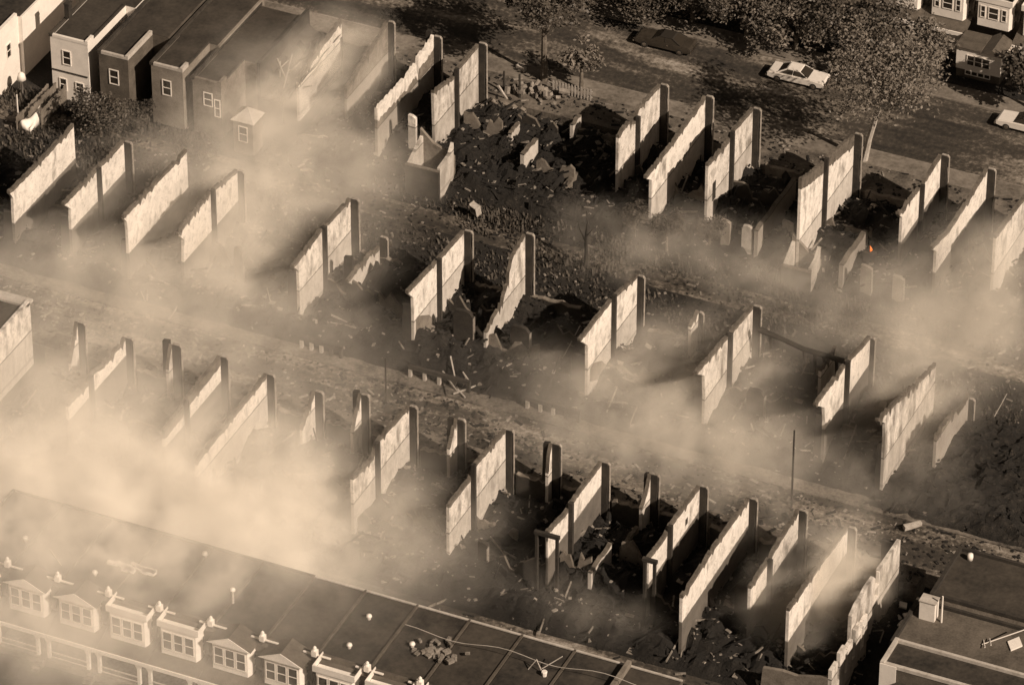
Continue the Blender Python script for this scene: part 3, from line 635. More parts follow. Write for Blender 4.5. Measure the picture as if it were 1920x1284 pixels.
# charred roof beam hanging between two walls of the middle row
a, b = on(1424, 618, 1, 3.6), on(1592, 680, 1, 3.6)
root = thing('hanging_beam', 'charred roof beam with stubs hanging from it, spanning two walls above the smoke', 'beam', ((a.x + b.x) / 2, 3.6, 0))
bm = BM(); add_tube(bm, [(a.x, 3.6, a.z), (a.x + 2.0, 3.6, a.z - .35), ((a.x + b.x)/2, 3.6, (a.z + b.z)/2 - .3), (b.x, 3.6, b.z)], [.28, .2, .22, .24], 6); obj('beam', bm, M['char'], root, world=True)
for t, l in ((.12, 1.2), (.5, 1.4), (.62, 2.8), (.72, .9), (.86, 2.2)):
    x = a.x + (b.x - a.x) * t; z = a.z + (b.z - a.z) * t - .3
    bm = BM(); add_tube(bm, [(x, 3.6, z), (x + .1, 3.62, z - l)], [.16, .1], 5); obj('hanging_stub', bm, M['char'], root, world=True)

# fallen timbers and pipes
def beam(label, p0, p1, z0, z1, r, mat, name='fallen_timber', cat='timber', group='fallen timbers'):
    a, b = gnd(*p0, z0), gnd(*p1, z1); bm = BM()
    d = (b - a); s = d.normalized().orthogonal().normalized() * r
    add_tube(bm, [a, a + d * .5 + Vector((0, 0, -.02)), b], [r, r * .95, r * .85], 4)
    w2(name, bm, M[mat], label, cat, (a + b) / 2 * 1.0, group)
for t in [
    ('long thin pale timber steeply propped over the black debris, left of the street middle', (830,696), (858,735), .5, 1.2, .09, 'timber'),
    ('pale timber leaning to meet another at a point, in the street debris', (845,668), (856,720), 1.6, .5, .08, 'timber'),
    ('short pale timber lying at the foot of the leaning pair', (850,738), (895,722), .3, .4, .08, 'timber'),
    ('small pale timber lying flat near the leaning pair', (858,730), (872,745), .3, .3, .09, 'timber'),
    ('dark timber slanting right from the leaning pair', (865,694), (884,720), 1.0, .4, .08, 'timber'),
    ('longer arm of the pale cross of fallen pipes in the street', (1008,724), (1058,740), .5, .5, .07, 'timber'),
    ('upright arm of the pale cross of fallen pipes in the street', (1030,711), (1017,742), .9, .3, .06, 'timber'),
    ('fat bright plank with jagged end beside the round-topped black slab', (892,613), (912,640), 1.4, .8, .16, 'timber'),
    ('thin pole leaning through the lot right of the blackest lot', (1088,610), (1050,680), 2.4, .5, .05, 'timber'),
    ('bright striped rafter fallen steeply in the black lot beside the broad black pier', (934,161), (953,190), 2.4, .6, .13, 'timber'),
    ('small light plank end beside the striped rafter', (962,204), (971,209), .8, .8, .13, 'timber'),
    ('bright slab of board lying beyond the last wall, right of the near row', (1695,989), (1727,980), .4, .4, .28, 'timber'),
    ('thin dark cable-like pole crossing the smoke near the right edge', (1865,780), (1888,738), .5, 2.2, .04, 'timber'),
    ('pale pole fallen along the fence line at the left of the far alley', (1690,900), (1735,912), .3, .3, .06, 'timber'),
    ('long flat board along the porch front, in front of the hearth wall', (780,663), (832,678), .6, .6, .12, 'timber'),
    ('charred rafter leaning in the lot right of the wall with the hearth', (1100,395), (1102,420), 2.5, .3, .1, 'char'),
    ('pair-end rafter lying across debris beneath the tall white wall', (815,610), (875,628), .8, .8, .15, 'char'),
    ('charred joist fallen across the blackest lot', (905,520), (935,560), 1.2, .8, .13, 'char'),
    ('leaning white plank in the open debris lots, nearest the street', (935,150), (946,140), .8, 1.6, .1, 'timber'),
    ('flat pale board on the pavement at the top of the debris lots', (970,124), (985,131), .3, .3, .3, 'timber'),
    ('curved gutter piece lying on the roofs at bottom left', (92,1028), (116,1060), 6.6, 6.5, .05, 'metal'),
]: beam(*t)

# porch wall remains along the middle row's street front
for i, (u0, u1, v0) in enumerate(((764, 880, 628), (985, 1088, 672), (560, 640, 590))):
    a, b = gnd(u0, v0, 1.2), gnd(u1, v0 + (u1 - u0) * .262, 1.2); y = -8.1
    x0, x1 = on(u0, v0, 1, y).x, on(u1, v0 + (u1 - u0) * .262, 1, y).x
    root = thing('porch_wall', 'low dark porch wall with pale posts %s' % ['before the hearth wall and blackest lot', 'right of the round-topped black slab', 'before the low sloping stub'][i], 'wall', ((x0 + x1) / 2, y, 0), 'porch walls along the street')
    obj('rail', box(x0, x1, y, y + .3, .9, 1.25), M['soot'], root, world=True)
    n = 4
    for k in range(n + 1):
        x = x0 + .15 + (x1 - x0 - .3) * k / n
        obj('post', box(x - .13, x + .13, y - .02, y + .28, 0, .898), M['timber'] if k in (0, 1, 2) else M['soot'], root, world=True)

q = gnd(893, 398, .6); root = thing('burnt_cabinet', 'white open-fronted metal cabinet lying scorched among black debris', 'cabinet', (q.x, q.y, .5))
bm = BM()
for b_ in ((-.62, -.5, -.4, .4, 0, 1.5), (.42, .54, -.4, .4, 0, 1.4), (-.497, .417, -.4, .4, 0, .12), (-.497, .417, -.4, .4, 1.2, 1.35)): add_box(bm, *b_)
root.scale = (.72, .72, .72); root.rotation_euler = (.25, .1, -.4); obj('casing', bm, M['timber'], root); obj('back_panel', box(-.497, .417, .3, .38, .123, 1.197), M['char'], root)
# ------------------------------------------------------------------ flame
q = on(1632, 464, 1, 21.5)
bm = BM(); add_lathe(bm, [(.02, 0), (.10, .14), (.12, .26), (.07, .42), (.02, .6)], (0, 0, 0), 8)
for v in bm.verts: v.co.x += .08 * math.sin(v.co.z * 6)
g = NG('flame'); g.col((.8, .2, .02, 1)); g.b.inputs['Emission Color'].default_value = (1.0, .2, .03, 1); g.b.inputs['Emission Strength'].default_value = 0.6
o = tag(obj('flame', bm, g.m, None, (q.x, q.y, q.z - .45), smooth=True), 'small orange flame burning among the black ruins', 'flame')
bm = box(-.5, .5, -.3, .3, 0, max(.3, q.z - .47)); w = obj('burning_heap', bm, M['char'], None, (q.x, q.y, 0)); bpy.data.meshes[w.data.name]
bmesh_ = None; tag(w, 'charred heap under the small orange flame', 'heap')

# ------------------------------------------------------------------ standing row houses
def front_house(name, label, group, loc, w=4.37, depth=9.2, gable=True, wall='housebrick', roof='roof', bay=True, porch=True, finial=True, narrow=False):
    """terraced house seen from its street front (front faces -Y); origin at the middle of the front wall's foot"""
    r = thing(name, label, 'house', loc, group); h = w / 2
    obj('wall', box(-h + .003, h - .003, 0, depth, 0, 6.1), M[wall], r)
    rf = BM(); add_box(rf, -h + .16, h - .1, .9, depth - .2, 6.103, 6.2); obj('roof', rf, M[roof], r)
    bm = BM(); add_prism(bm, [(-.30, 4.35), (-.02, 4.3), (.85, 6.0), (.85, 6.42), (.6, 6.42)], 0, -h + .16, h - .16); obj('mansard', bm, M['slate'], r)
    bm = BM(); add_prism(bm, [(-.42, 4.3), (.8, 4.3), (.8, 6.12), (depth, 6.12), (depth, 6.32), (.7, 6.38), (.4, 6.5)], 0, -h - .09, -h + .09); pw = obj('party_parapet', bm, M['slate'], r)
    if finial:
        bm = BM(); add_box(bm, -h - .2, -h + .2, .1, .55, 6.45, 6.95); add_lathe(bm, [(.22, 6.955), (.22, 7.0), (.12, 7.08), (.15, 7.2), (.02, 7.36)], (-h, .32, 0), 8); obj('finial', bm, M['white'], pw)
        bm = BM(); add_box(bm, -h + .21, -h + 1.3, .30, .45, 6.43, 6.53); add_box(bm, -h - 1.0, -h - .21, .30, .45, 6.43, 6.53); obj('ledge', bm, M['white'], pw)
    bm = BM(); add_box(bm, -h, h, depth - .15, depth + .03, 6.21, 6.31); obj('rear_coping', bm, M['metal'] if loc[0] > 2 and loc[1] < 0 else M['roof3'], r)
    if bay:
        b = BM(); add_prism(b, [(-1.68, .1), (-1.68, -.35), (-1.48, -.95), (1.48, -.95), (1.68, -.35), (1.68, .1)], 2, 3.5, 6.05)
        bay_o = obj('bay_window', b, M['white'], r)
        for cx, ww in (((-1.0, .5), (0, 1.0), (1.0, .5)) if narrow else ((-.93, .84), (0, .84), (.93, .84))):
            window(r, cx, -.95, 4.4 if narrow else 4.0, ww, 1.25 if narrow else 1.72, depth=.06)
        window(r, 1.685, -.12, 4.1, .4, 1.5, axis=0, sgn=1, depth=.04)
        if gable:
            b = BM(); add_prism(b, [(-1.85, 6.053), (1.85, 6.053), (0, 6.88)], 1, -1.1, 1.0); obj('gable_roof', b, M['slate'], bay_o)
            b = BM(); add_prism(b, [(-1.88, 6.05), (1.88, 6.05), (0, 6.92)], 1, -1.16, -1.103); obj('gable_front', b, M['white'], bay_o)
        else:
            b = BM(); add_box(b, -1.7, 1.7, -1.02, -.9, 6.053, 6.62); add_box(b, -1.76, -1.703, -1.02, .8, 6.053, 6.62); add_box(b, 1.703, 1.76, -1.02, .8, 6.053, 6.62); obj('bay_parapet', b, M['white'], bay_o)
    if porch:
        b = BM(); add_prism(b, [(0, 3.7), (-.02, 3.45), (-2.1, 2.85), (-2.1, 2.98)], 0, -h + .02, h - .02); p_ = obj('porch_roof', b, M['slate'], r)
        b = BM(); add_box(b, -h + .02, h - .02, -2.22, -2.103, 2.68, 3.02); obj('fascia', b, M['white'], p_)
        for cx in (-h + .2, h - .75):
            b = BM(); add_box(b, cx - .13, cx + .13, -2.1, -1.84, .7, 2.84); add_prism(b, [(cx - .38, 2.66), (cx + .38, 2.66), (cx + .14, 2.2), (cx - .14, 2.2)], 1, -2.08, -1.86); obj('porch_post', b, M['white'], r)
        obj('porch_floor', box(-h + .02, h - .02, -2.3, -.003, 0, .68), M['pave'], r)
        b = BM(); add_box(b, -h + .45, h - .9, -2.12, -2.05, 1.35, 1.45); add_box(b, -h + .45, h - .9, -2.12, -2.05, .9, .97); obj('railing', b, M['metal'], r)
        b = BM(); [add_box(b, h - .75, h - .1, -2.3 - .32 * (k + 1), -2.303 - .32 * k, 0, .6 - .16 * k) for k in range(3)]; obj('steps', b, M['pave'], r)
        window(r, -.5, 0, 1.2, 1.7, 1.4, depth=.06, mull=2)
        d_ = obj('door', box(h - 1.25, h - .35, -.05, -.003, .68, 2.75), M['soot'], r)
    return r
# bottom row: houses along the lower left, fronts towards the viewer
ZX = [6.82 - 4.37 * k for k in range(7, -7, -1)]
zl = {0: ('gabled bay house at the very left edge, lowest row', 1, 1), }
kinds = [1, 1, 1, 0, 0, 1, 1, 0, 1, 0, 0, 1, 1]
names = ['at the bottom-left corner, mostly out of view', 'cut by the left edge of the view', 'leftmost fully seen, deep in pale smoke', 'second fully seen from the left',
         'third, with an unglazed-looking right pane', 'fourth, flat fronted with clear white cornice', 'fifth, crisp white gable with dark panes', 'sixth, brownish gable in clearer air',
         'seventh, cut by the bottom edge', 'with vents on its dark tar roof', 'with junk pile on its dark tar roof', 'left of the bright parapet line', 'right of the bright parapet line']
zh = {}
for i in range(13):
    xc = (ZX[i] + ZX[i + 1]) / 2
    gb = [1,1,1,0,0,1,1,0,0,0,0,0,0][i]
    pre = 'terraced house with gabled white bay, ' if gb else 'terraced house with flat white bay, '
    zh[i] = front_house('row_house', pre + names[i] + ', lowest row', 'terraced houses of the lowest row', (xc, -51.2, 0), gable=bool(gb), roof=['roof', 'roof3'][i % 3 != 0], finial=True)
# bright raised party parapet on the lowest row
pp = gnd(968, 1190, 6.45)
obj('raised_parapet', box(4.37 / 2 - .15, 4.37 / 2 + .2, .9, 9.2, 6.2, 6.75), M['brick'], zh[11])
# D: houses across the tree street
for k in range(-3, 13):
    xc = 21.3 - 4.35 * (k)
    lab = {-3: 'out past the right edge', -2: 'beyond the right edge', -1: 'at the right edge of the view', 0: 'the right of two bright bays', 1: 'the left of two bright bays'}.get(k, '%s left of the two bright bays' % ordn[max(0, k - 2)])
    front_house('row_house', '%s-bayed house across the tree-lined street, ' % ('flat' if k < 3 else 'gabled') + lab, 'terraced houses across the tree-lined street', (xc, 58.1, 0), w=4.35, depth=10, gable=(k >= 3), finial=False, porch=(k not in (0,)), narrow=True)
q = gnd(1840, 140, .6)
root = thing('enclosed_porch', 'white enclosed porch with wide window and small gabled roof, top right beside the trees', 'porch', (21.3, 55.3, 0))
obj('base', box(-2.05, 2.05, -1.55, 1.0, 0, .82), M['housebrick'], root); obj('wall', box(-2.1, 2.1, -1.6, 1.0, .823, 3.0), M['white'], root)
bm = BM(); add_prism(bm, [(.2, 3.003), (2.3, 3.003), (1.3, 3.55)], 1, -1.8, 1.2); add_box(bm, -2.25, .2, -1.75, 1.2, 3.003, 3.14); obj('roof', bm, M['slate'], root)
window(root, 0, -1.6, 1.35, 2.2, 1.1, mull=3, depth=.06)
window(root, 0, -1.6, .35, 2.4, .5, mull=4, depth=.05, bars=False)

# far row, left part: houses seen from their backs (rear faces -Y)
def back_house(label, loc, w, ell_w, ell_d, h, wall, roof, wins, main_d=9.0, group='terraced houses of the far row seen from the back', parapet='white', white_len=1.1):
    """origin: left rear corner of the rear wing"""
    r = thing('row_house', label, 'house', loc, group)
    bm = BM(); add_box(bm, .003, ell_w, 0, ell_d + .2, 0, h); add_box(bm, .003, w - .003, ell_d + .2, ell_d + main_d, 0, h)
    obj('wall', bm, M[wall], r)
    bm = BM(); add_box(bm, .25, ell_w - .25, .25, ell_d + .2, h + .003, h + .05); add_box(bm, .2, w - .2, ell_d + .203, ell_d + main_d - .25, h + .003, h + .05); obj('roof', bm, M[roof], r)
    bm = BM(); add_box(bm, .25, ell_w - .25, -.04, .22, h + .003, h + .28); add_box(bm, ell_w - .247, ell_w + .04, -.04, white_len, h + .003, h + .42)
    obj('parapet', bm, M[parapet], r)
    bm = BM(); add_box(bm, ell_w - .2, ell_w - .003, white_len + .003, ell_d + .2, h + .003, h + .2); add_box(bm, -.12, .15, -.04, ell_d + main_d, h + .003, h + .30)
    obj('party_parapet', bm, M['roof3'], r)
    for (x, z, ww, hh) in wins: window(r, x, 0, z, ww, hh)
    return r
hz = []
hz.append(back_house('white painted house back with three windows, standing whole at upper left', (-52.65, 17.35, 0), 4.9, 3.75, 7.0, 6.3, 'white', 'roof', [(1.6, 3.7, .85, 1.5), (1.1, .9, .75, 1.3), (2.75, 1.2, .85, .95)], parapet='white'))
obj('string_course', box(.05, 3.6, -.06, -.003, 2.85, 2.98), M['soot'], hz[0])
bm = BM(); add_box(bm, .1, .55, 2.6, 3.2, 6.72, 8.1); add_box(bm, .06, .59, 2.56, 3.24, 8.102, 8.25); obj('chimney', bm, M['soot'], hz[0])
hz.append(back_house('brick house back with pale window frame and stepped white parapet, right of the white house', (-47.6, 16.95, 0), 4.6, 2.9, 4.5, 6.1, 'housebrick', 'roof', [(1.45, 3.2, .95, 1.55)], parapet='metal', white_len=4.6))
hz.append(back_house('pale brick house back with a white-framed window, third standing from the left', (-42.6, 17.3, 0), 4.1, 3.1, 5.0, 6.0, 'palebrick', 'roof', [(1.5, 3.2, .9, 1.6)], parapet='metal'))
hz.append(back_house('dark burnt brick house back with a loose white window frame, next to the smoke', (-38.6, 17.4, 0), 4.3, 2.8, 4.4, 5.5, 'brick', 'roof', [(1.5, 3.1, .9, 1.4), (2.4, 2.2, .6, 1.8)], parapet='brick'))
hz.append(back_house('flat white-walled house wing cut by the left edge at the top', (-62.5, 13.0, 0), 6.0, 5.6, 6.0, 6.2, 'white', 'roof3', [(3, 3.2, .9, 1.5)], parapet='white', main_d=12, white_len=6))
window(hz[4], 5.6, 1.6, 3.0, .8, 1.5, axis=0, sgn=1); window(hz[4], 5.6, 4.2, 3.0, .8, 1.5, axis=0, sgn=1)
# burnt-through house: roof fallen in, rafters showing
root = thing('burnt_house', 'burnt-through house with fallen roof and tangled rafters, between standing houses and first bare wall', 'house', (-34.2, 20.0, 0))
bm = BM(); add_box(bm, -.15, .15, 1.5, 11.4, 0, 5.9); add_box(bm, .15, 3.4, 11.1, 11.4, 0, 3.8); add_box(bm, .15, 2.2, 1.5, 1.8, 0, 2.2); obj('wall', bm, M['soot'], root)
bm = BM(); v = []
for j in range(13):
    v.append([bm.verts.new((.2 + i * .34, 1.9 + j * .75, 4.6 - 2.2 * math.sin(i / 10 * 3.0) * (1.1 - j / 16) - (1.2 if (3 < j < 7 and 3 < i < 7) else 0) + .6 * noise.noise(Vector((i * .9, j * .9, 3))))) for i in range(11)])
for j in range(12):
    for i in range(10):
        if random.random() > .16: bm.faces.new((v[j][i], v[j][i+1], v[j+1][i+1], v[j+1][i]))
ro = obj('fallen_roof', bm, M['roof'], root)
for k in range(16):
    x, y = random.uniform(.3, 3.5), random.uniform(2, 10.5); an = random.uniform(0, 3.14); l = random.uniform(.5, 1.3)
    bm = BM(); add_tube(bm, [(x, y, rnd_z := random.uniform(2.4, 3.6)), (x + l * math.cos(an), y + l * math.sin(an), rnd_z + random.uniform(.3, 1.5))], [.08, .06], 4); obj('rafter', bm, M['timber'], ro)

# near row: standing house at the left edge
r = thing('row_house', 'dark-roofed house with one long pale side wall at the left edge, street smoke beside it', 'house', (-35.1, YA, 0))
obj('wall', box(-9, -.003, -12.4, 0, 0, 6.0), M['palebrick'], r)
bm = BM(); add_prism(bm, [(-12.5, 0), (0, 0), (0, 6.45), (-12.5, 6.25)], 0, 0, .3); obj('party_wall_face', bm, M['plaster'][2], r)
obj('roof', box(-9, -.05, -12.2, -.6, 6.003, 6.06), M['roof'], r)
obj('cornice', box(-9, .3, -.58, .5, 6.003, 6.25), M['metal'], r)

# right end: flat-roofed block of three
def flat_house(label, x0, x1, y0, y1, h, roof, wall, cap='metal'):
    r = thing('flat_roofed_house', label, 'house', (x0, y0, 0), 'flat-roofed houses at lower right')
    obj('wall', box(x0, x1, y0, y1, 0, h), M[wall], r, world=True)
    obj('roof', box(x0 + .25, x1, y0 + .25, y1 - .25, h + .003, h + .06), M[roof], r, world=True)
    bm = BM(); add_box(bm, x0 - .05, x0 + .247, y0 - .05, y1 - .003, h + .003, h + .38); add_box(bm, x0 + .247, x1, y1 - .25, y1 - .003, h + .003, h + .34)
    add_box(bm, x0 + .25, x1, y0 - .05, y0 + .245, h + .003, h + .3)
    obj('parapet', bm, M[cap], r, world=True); return r
f1 = flat_house('flat-roofed house with black tar roof and long low parapet, furthest of three at lower right', 46.2, 75, -24.6, -18.2, 6.0, 'roof', 'brick', 'soot')
f2 = flat_house('flat-roofed house with pale gravel roof, middle of three at lower right', 45.2, 75, -30.7, -24.6, 5.2, 'roof2', 'brick', 'soot')
f3 = flat_house('flat-roofed house with white-edged parapet and white corner wall, nearest of three at lower right', 45.75, 75, -33.9, -30.75, 6.0, 'roof3', 'housebrick', 'metal')
obj('white_corner', box(45.7, 47.0, -34.02, -33.955, 0, 6.25), M['white'], f3, world=True)
q = gnd(1737, 1162, 5.3); r = thing('roof_stair_head', 'small white stair head box on the pale gravel roof', 'stair head', (q.x, q.y, 5.26))
obj('box', box(-.62, .62, 0, .9, 0, 1.7), M['white'], r); obj('lid', box(-.68, .68, -.06, .96, 1.703, 1.78), M['metal'], r)
bm = BM(); add_box(bm, 47.0, 75, -36.5, -33.96, 4.6, 4.8); obj('porch_roof', bm, M['roof3'], f3, world=True)
bm = BM(); add_box(bm, 47.0, 52.0, -36.62, -36.503, 4.55, 4.86); obj('fascia', bm, M['metal'], f3, world=True)
q = gnd(1825, 1030, 6.1); bm = BM(); add_lathe(bm, [(.22, 0), (.25, .3), (.22, .55), (.08, .62)], (0, 0, 0), 10); tag(obj('roof_drum', bm, M['white'], None, (47.4, -19.2, 6.07), smooth=True), 'white drum on the far corner of the black tar roof', 'drum')
q = gnd(1722, 1135, 0); bm = BM(); rnd = random.Random(19)
for k in range(40):
    add_cube(bm, Matrix.Translation((rnd.gauss(0, .7), rnd.gauss(0, .6), abs(rnd.gauss(.25, .2)))) @ Matrix.Rotation(rnd.uniform(0, 3), 4, (rnd.random(), rnd.random(), 1)) @ Matrix.Diagonal((rnd.uniform(.3, .9), rnd.uniform(.2, .6), rnd.uniform(.1, .4), 1)))
tag(obj('scrap_heap', bm, M['white'], None, (44.1, q.y - 2.0, 0)), 'pale scrap heap in the gap left of the white stair head box', 'heap')
q = gnd(1765, 1165, 5.3); bm = BM(); add_tube(bm, [(0, 0, 0), (0, 0, 2.5)], [.09, .07], 6); tag(obj('vent_pipe', bm, M['white'], None, (q.x, q.y, 5.26)), 'thin white pipe beside the white stair head box', 'pipe')
q = gnd(1885, 1205, 5.5); bm = BM()
add_tube(bm, [(-1.6, -.7, .1), (1.2, .9, 1.3)], [.05, .05], 5); add_tube(bm, [(-1.3, .1, .2), (-.8, -1.0, .5)], [.04, .04], 5); add_tube(bm, [(-1.7, -.1, .05), (-1.2, -1.2, .3)], [.04, .04], 5)
tag(obj('roof_aerial', bm, M['white'], None, (q.x, q.y, 5.26)), 'toppled white roof aerial on the flat roof at the right edge', 'aerial')
q = gnd(1903, 1207, 5.3); bm = BM(); add_prism(bm, [(-.6, 0), (0, -.9), (.6, 0), (0, .9)], 2, 0, .12); tag(obj('diamond_board', bm, M['white'], None, (q.x, q.y, 5.27)), 'white diamond-shaped board lying beside the toppled aerial', 'board')

# roof vents and junk on the lowest row
def vent(label, u, v, z=6.22, r=.22, h=.4, pole=0):
    q = gnd(u, v, z); root = thing('roof_vent', label, 'vent', (q.x, q.y, z), 'roof vents')
    bm = BM(); add_lathe(bm, [(r * .7, 0), (r * .7, h * .5 + pole), ] if not pole else [(.1, 0), (.1, pole)], (0, 0, 0), 8); obj('pipe', bm, M['metal'], root)
    bm = BM(); add_lathe(bm, [(r * .8, h * .5 + pole + .003), (r * 1.1, h * .6 + pole), (r * .9, h + pole), (r * .2, h * 1.2 + pole)], (0, 0, 0), 10); obj('cowl', bm, M['white'], root, smooth=True)
for L, u, v, p_ in (('white round roof vent in the middle of the dark roofs', 692, 1160, 0), ('white round roof vent close to the front bays', 655, 1214, 0), ('white round vent left of the roof junk pile', 773, 1212, 0),
                  ('tall pipe vent with a round white cap behind the flat white bays', 437, 1130, 1.0), ('pale round vent near the smoke, behind the second bay', 178, 1078, 0), ('small pale vent in the smoke behind the roofs', 384, 1043, 0),
                  ('square pale vent at far left behind the roofs', 48, 1014, 0)):
    vent(L, u, v, pole=p_)
q = gnd(822, 1226, 6.22); bm = BM(); rnd = random.Random(4)
for k in range(40):
    m = Matrix.Translation((rnd.gauss(0, .9), rnd.gauss(0, .5), rnd.uniform(.05, .4))) @ Matrix.Rotation(rnd.uniform(0, 3), 4, 'Z') @ Matrix.Diagonal((rnd.uniform(.2, .7), rnd.uniform(.15, .4), rnd.uniform(.1, .35), 1)); add_cube(bm, m)
tag(obj('roof_junk', bm, M['rubblelight'], None, (q.x, q.y, 6.2)), 'pile of pale junk dumped on a dark roof of the lowest row', 'junk pile')
for i, (u, v) in enumerate(((225, 1062), (272, 1070))):
    q = gnd(u, v, 6.22); bm = BM(); rnd = random.Random(i + 40)
    for k in range(6):
        m = Matrix.Translation((rnd.uniform(-.9, .9), rnd.uniform(-.3, .3), .12)) @ Matrix.Rotation(rnd.uniform(-.3, .3), 4, 'Z') @ Matrix.Diagonal((rnd.uniform(.6, 1.2), .35, .2, 1)); add_cube(bm, m)
    tag(obj('roof_debris', bm, M['white'], None, (q.x, q.y, 6.2)), ['longer row of white boards on the smoky roofs', 'shorter white board right of the longer row on the smoky roofs'][i], 'boards')
# wires sagging over the lowest roofs
bm = BM(); a, b = gnd(760, 1170, 7.2), gnd(1290, 1300, 7.4)
add_tube(bm, [a + (b - a) * t + Vector((0, 0, -.5 * math.sin(t * 9) ** 2)) for t in [k / 24 for k in range(25)]], [.025] * 25, 4); w2('overhead_wire', bm, M['metal'], 'thin pale wire sagging over the lowest dark roofs', 'wire', a)
q = gnd(1018, 1262, 6.2); root = thing('roof_aerial', 'bent pale aerial with a small pot on a lowest-row roof', 'aerial', (q.x, q.y, 6.2))
bm = BM(); add_tube(bm, [(-1.2, 0, 0), (-.6, .2, 1.0), (-.1, 0, .2)], [.05] * 3, 4); add_tube(bm, [(-.2, .3, .2), (1.2, .9, 1.4)], [.045] * 2, 4); obj('mast', bm, M['metal'], root)
bm = BM(); add_lathe(bm, [(.18, 0), (.24, .4), (.2, .45)], (.2, -.2, 0), 8); obj('pot', bm, M['white'], root)

# ------------------------------------------------------------------ trees
def leaf_crown(n, clumps, size, seed, spread=1.0):
    rnd = random.Random(seed); bm = BM()
    tw = sum(c[3] ** 2 for c in clumps)
    for (cx, cy, cz, cr) in clumps:
        for k in range(int(n * cr * cr / tw)):
            d = Vector((rnd.gauss(0, 1), rnd.gauss(0, 1), rnd.gauss(0, 1))).normalized()
            rr = cr * 1.35 * (rnd.random() ** .62) * (1 + .45 * noise.noise(d * 2.1 + Vector((cx, cy, cz))))
            p = Vector((cx, cy, cz)) + Vector((d.x, d.y, d.z * .8)) * rr
            s = size * rnd.uniform(.6, 1.4)
            a = Vector((rnd.gauss(0, 1), rnd.gauss(0, 1), rnd.gauss(0, .6))).normalized(); b = a.orthogonal().normalized()
            b = (b * math.cos(k) + a.cross(b) * math.sin(k))
            bm.faces.new([bm.verts.new(p + a * s * .9), bm.verts.new(p + b * s * .5), bm.verts.new(p - a * s * .9), bm.verts.new(p - b * s * .5)])
    return bm
def tree(label, loc, th, cr, n, seed, leaf='leaf', bark='bark', rad=.28, lean=(0, 0), flat=.75, size=.26, group='street trees', name='tree', nclump=16, cover=.55):
    """th: height where the crown starts; cr: crown radius"""
    rnd = random.Random(seed); r = thing(name, label, 'tree', loc, group)
    top = Vector((lean[0], lean[1], th)); bm = BM()
    add_tube(bm, [(0, 0, 0), (lean[0] * .3, lean[1] * .3, th * .35), top * .75, top], [rad * 1.3, rad, rad * .85, rad * .7], 8)
    tips = []
    for k in range(7):
        an = k * 2.4 + rnd.random(); e = Vector((math.cos(an), math.sin(an), 0)) * cr * rnd.uniform(.45, .8) + Vector((0, 0, cr * flat * rnd.uniform(.5, 1.4)))
        add_tube(bm, [top, top + e * .5 + Vector((0, 0, cr * .12)), top + e], [rad * .5, rad * .28, rad * .08], 5); tips.append(top + e)
    obj('trunk', bm, M[bark], r)
    cl = [(t.x, t.y, t.z, cr * rnd.uniform(.22, .42)) for t in tips]
    for k in range(nclump):
        an = rnd.uniform(0, 6.28); rr = cr * math.sqrt(rnd.random()) * .85
        cl.append((top.x + rr * math.cos(an), top.y + rr * math.sin(an), th + cr * flat * rnd.uniform(.2, 1.7), cr * rnd.uniform(.12, .36)))
    obj('crown', leaf_crown(n, cl, size, seed), M[leaf], r)
    return r
q = gnd(1620, 302); tree('large street tree with bare pale trunk and broad crown, behind the tallest wall', (q.x, q.y, 0), 7.7, 5.3, 7800, 21, bark='barkpale', rad=.26, size=.17, lean=(1.7, -1.0), leaf='leaf', nclump=30, flat=.55)
q = gnd(1090, 172); tree('small round-crowned street tree with two-tone trunk, beside the picket fence', (q.x, q.y, 0), 2.6, 1.7, 1300, 22, bark='bark', rad=.2, size=.2, nclump=6)
q = gnd(1020, 152); tree('tall dark street tree with straight black trunk at the top centre', (q.x, q.y, 0), 6.2, 4.4, 8000, 23, leaf='leafd', size=.19, rad=.3)
q = gnd(1890, 215); tree('bushy dark tree at the right edge beside the parked car', (q.x + 1.5, 51.2, 0), 2.4, 2.5, 2800, 24, leaf='leafd', rad=.2)
far = [(1085, 1.9, 4.4, 'leafd'), (1185, 1.6, 4.2, 'leafd'), (1290, 1.5, 4.6, 'leafd'), (1390, 1.6, 4.4, 'leafd'), (1490, 1.5, 4.2, 'leaf'), (1590, 2.0, 4.6, 'leafd'), (1715, 1.6, 3.2, 'leaf'), (1140, 5.5, 4.2, 'leafd'), (1000, 4.0, 4.2, 'leafd')]
flab = ['dark bushy tree on the far pavement, left end of the line', 'dark tree on the far pavement above the open roadway', 'dark full tree on the far pavement beyond the dark parked car', 'grey-leaved tree on the far pavement left of the white car',
        'light-leaved tree directly behind the white parked car', 'dense dark tree right of the white parked car', 'light spreading tree before the bright bays', 'tall dark tree in a front garden behind the first pair', 'dark tree shading the roadway at top centre']
for i, (u, th, cr, lf) in enumerate(far):
    x = on(u, 60, 1, 51.0).x
    tree(flab[i], (x + (i % 2) * .5, 51.0 + (3.2 if i == 7 else (i % 3) * .5), 0), th, cr, 7000, 30 + i, leaf=lf, size=.18, rad=.24, flat=.6)
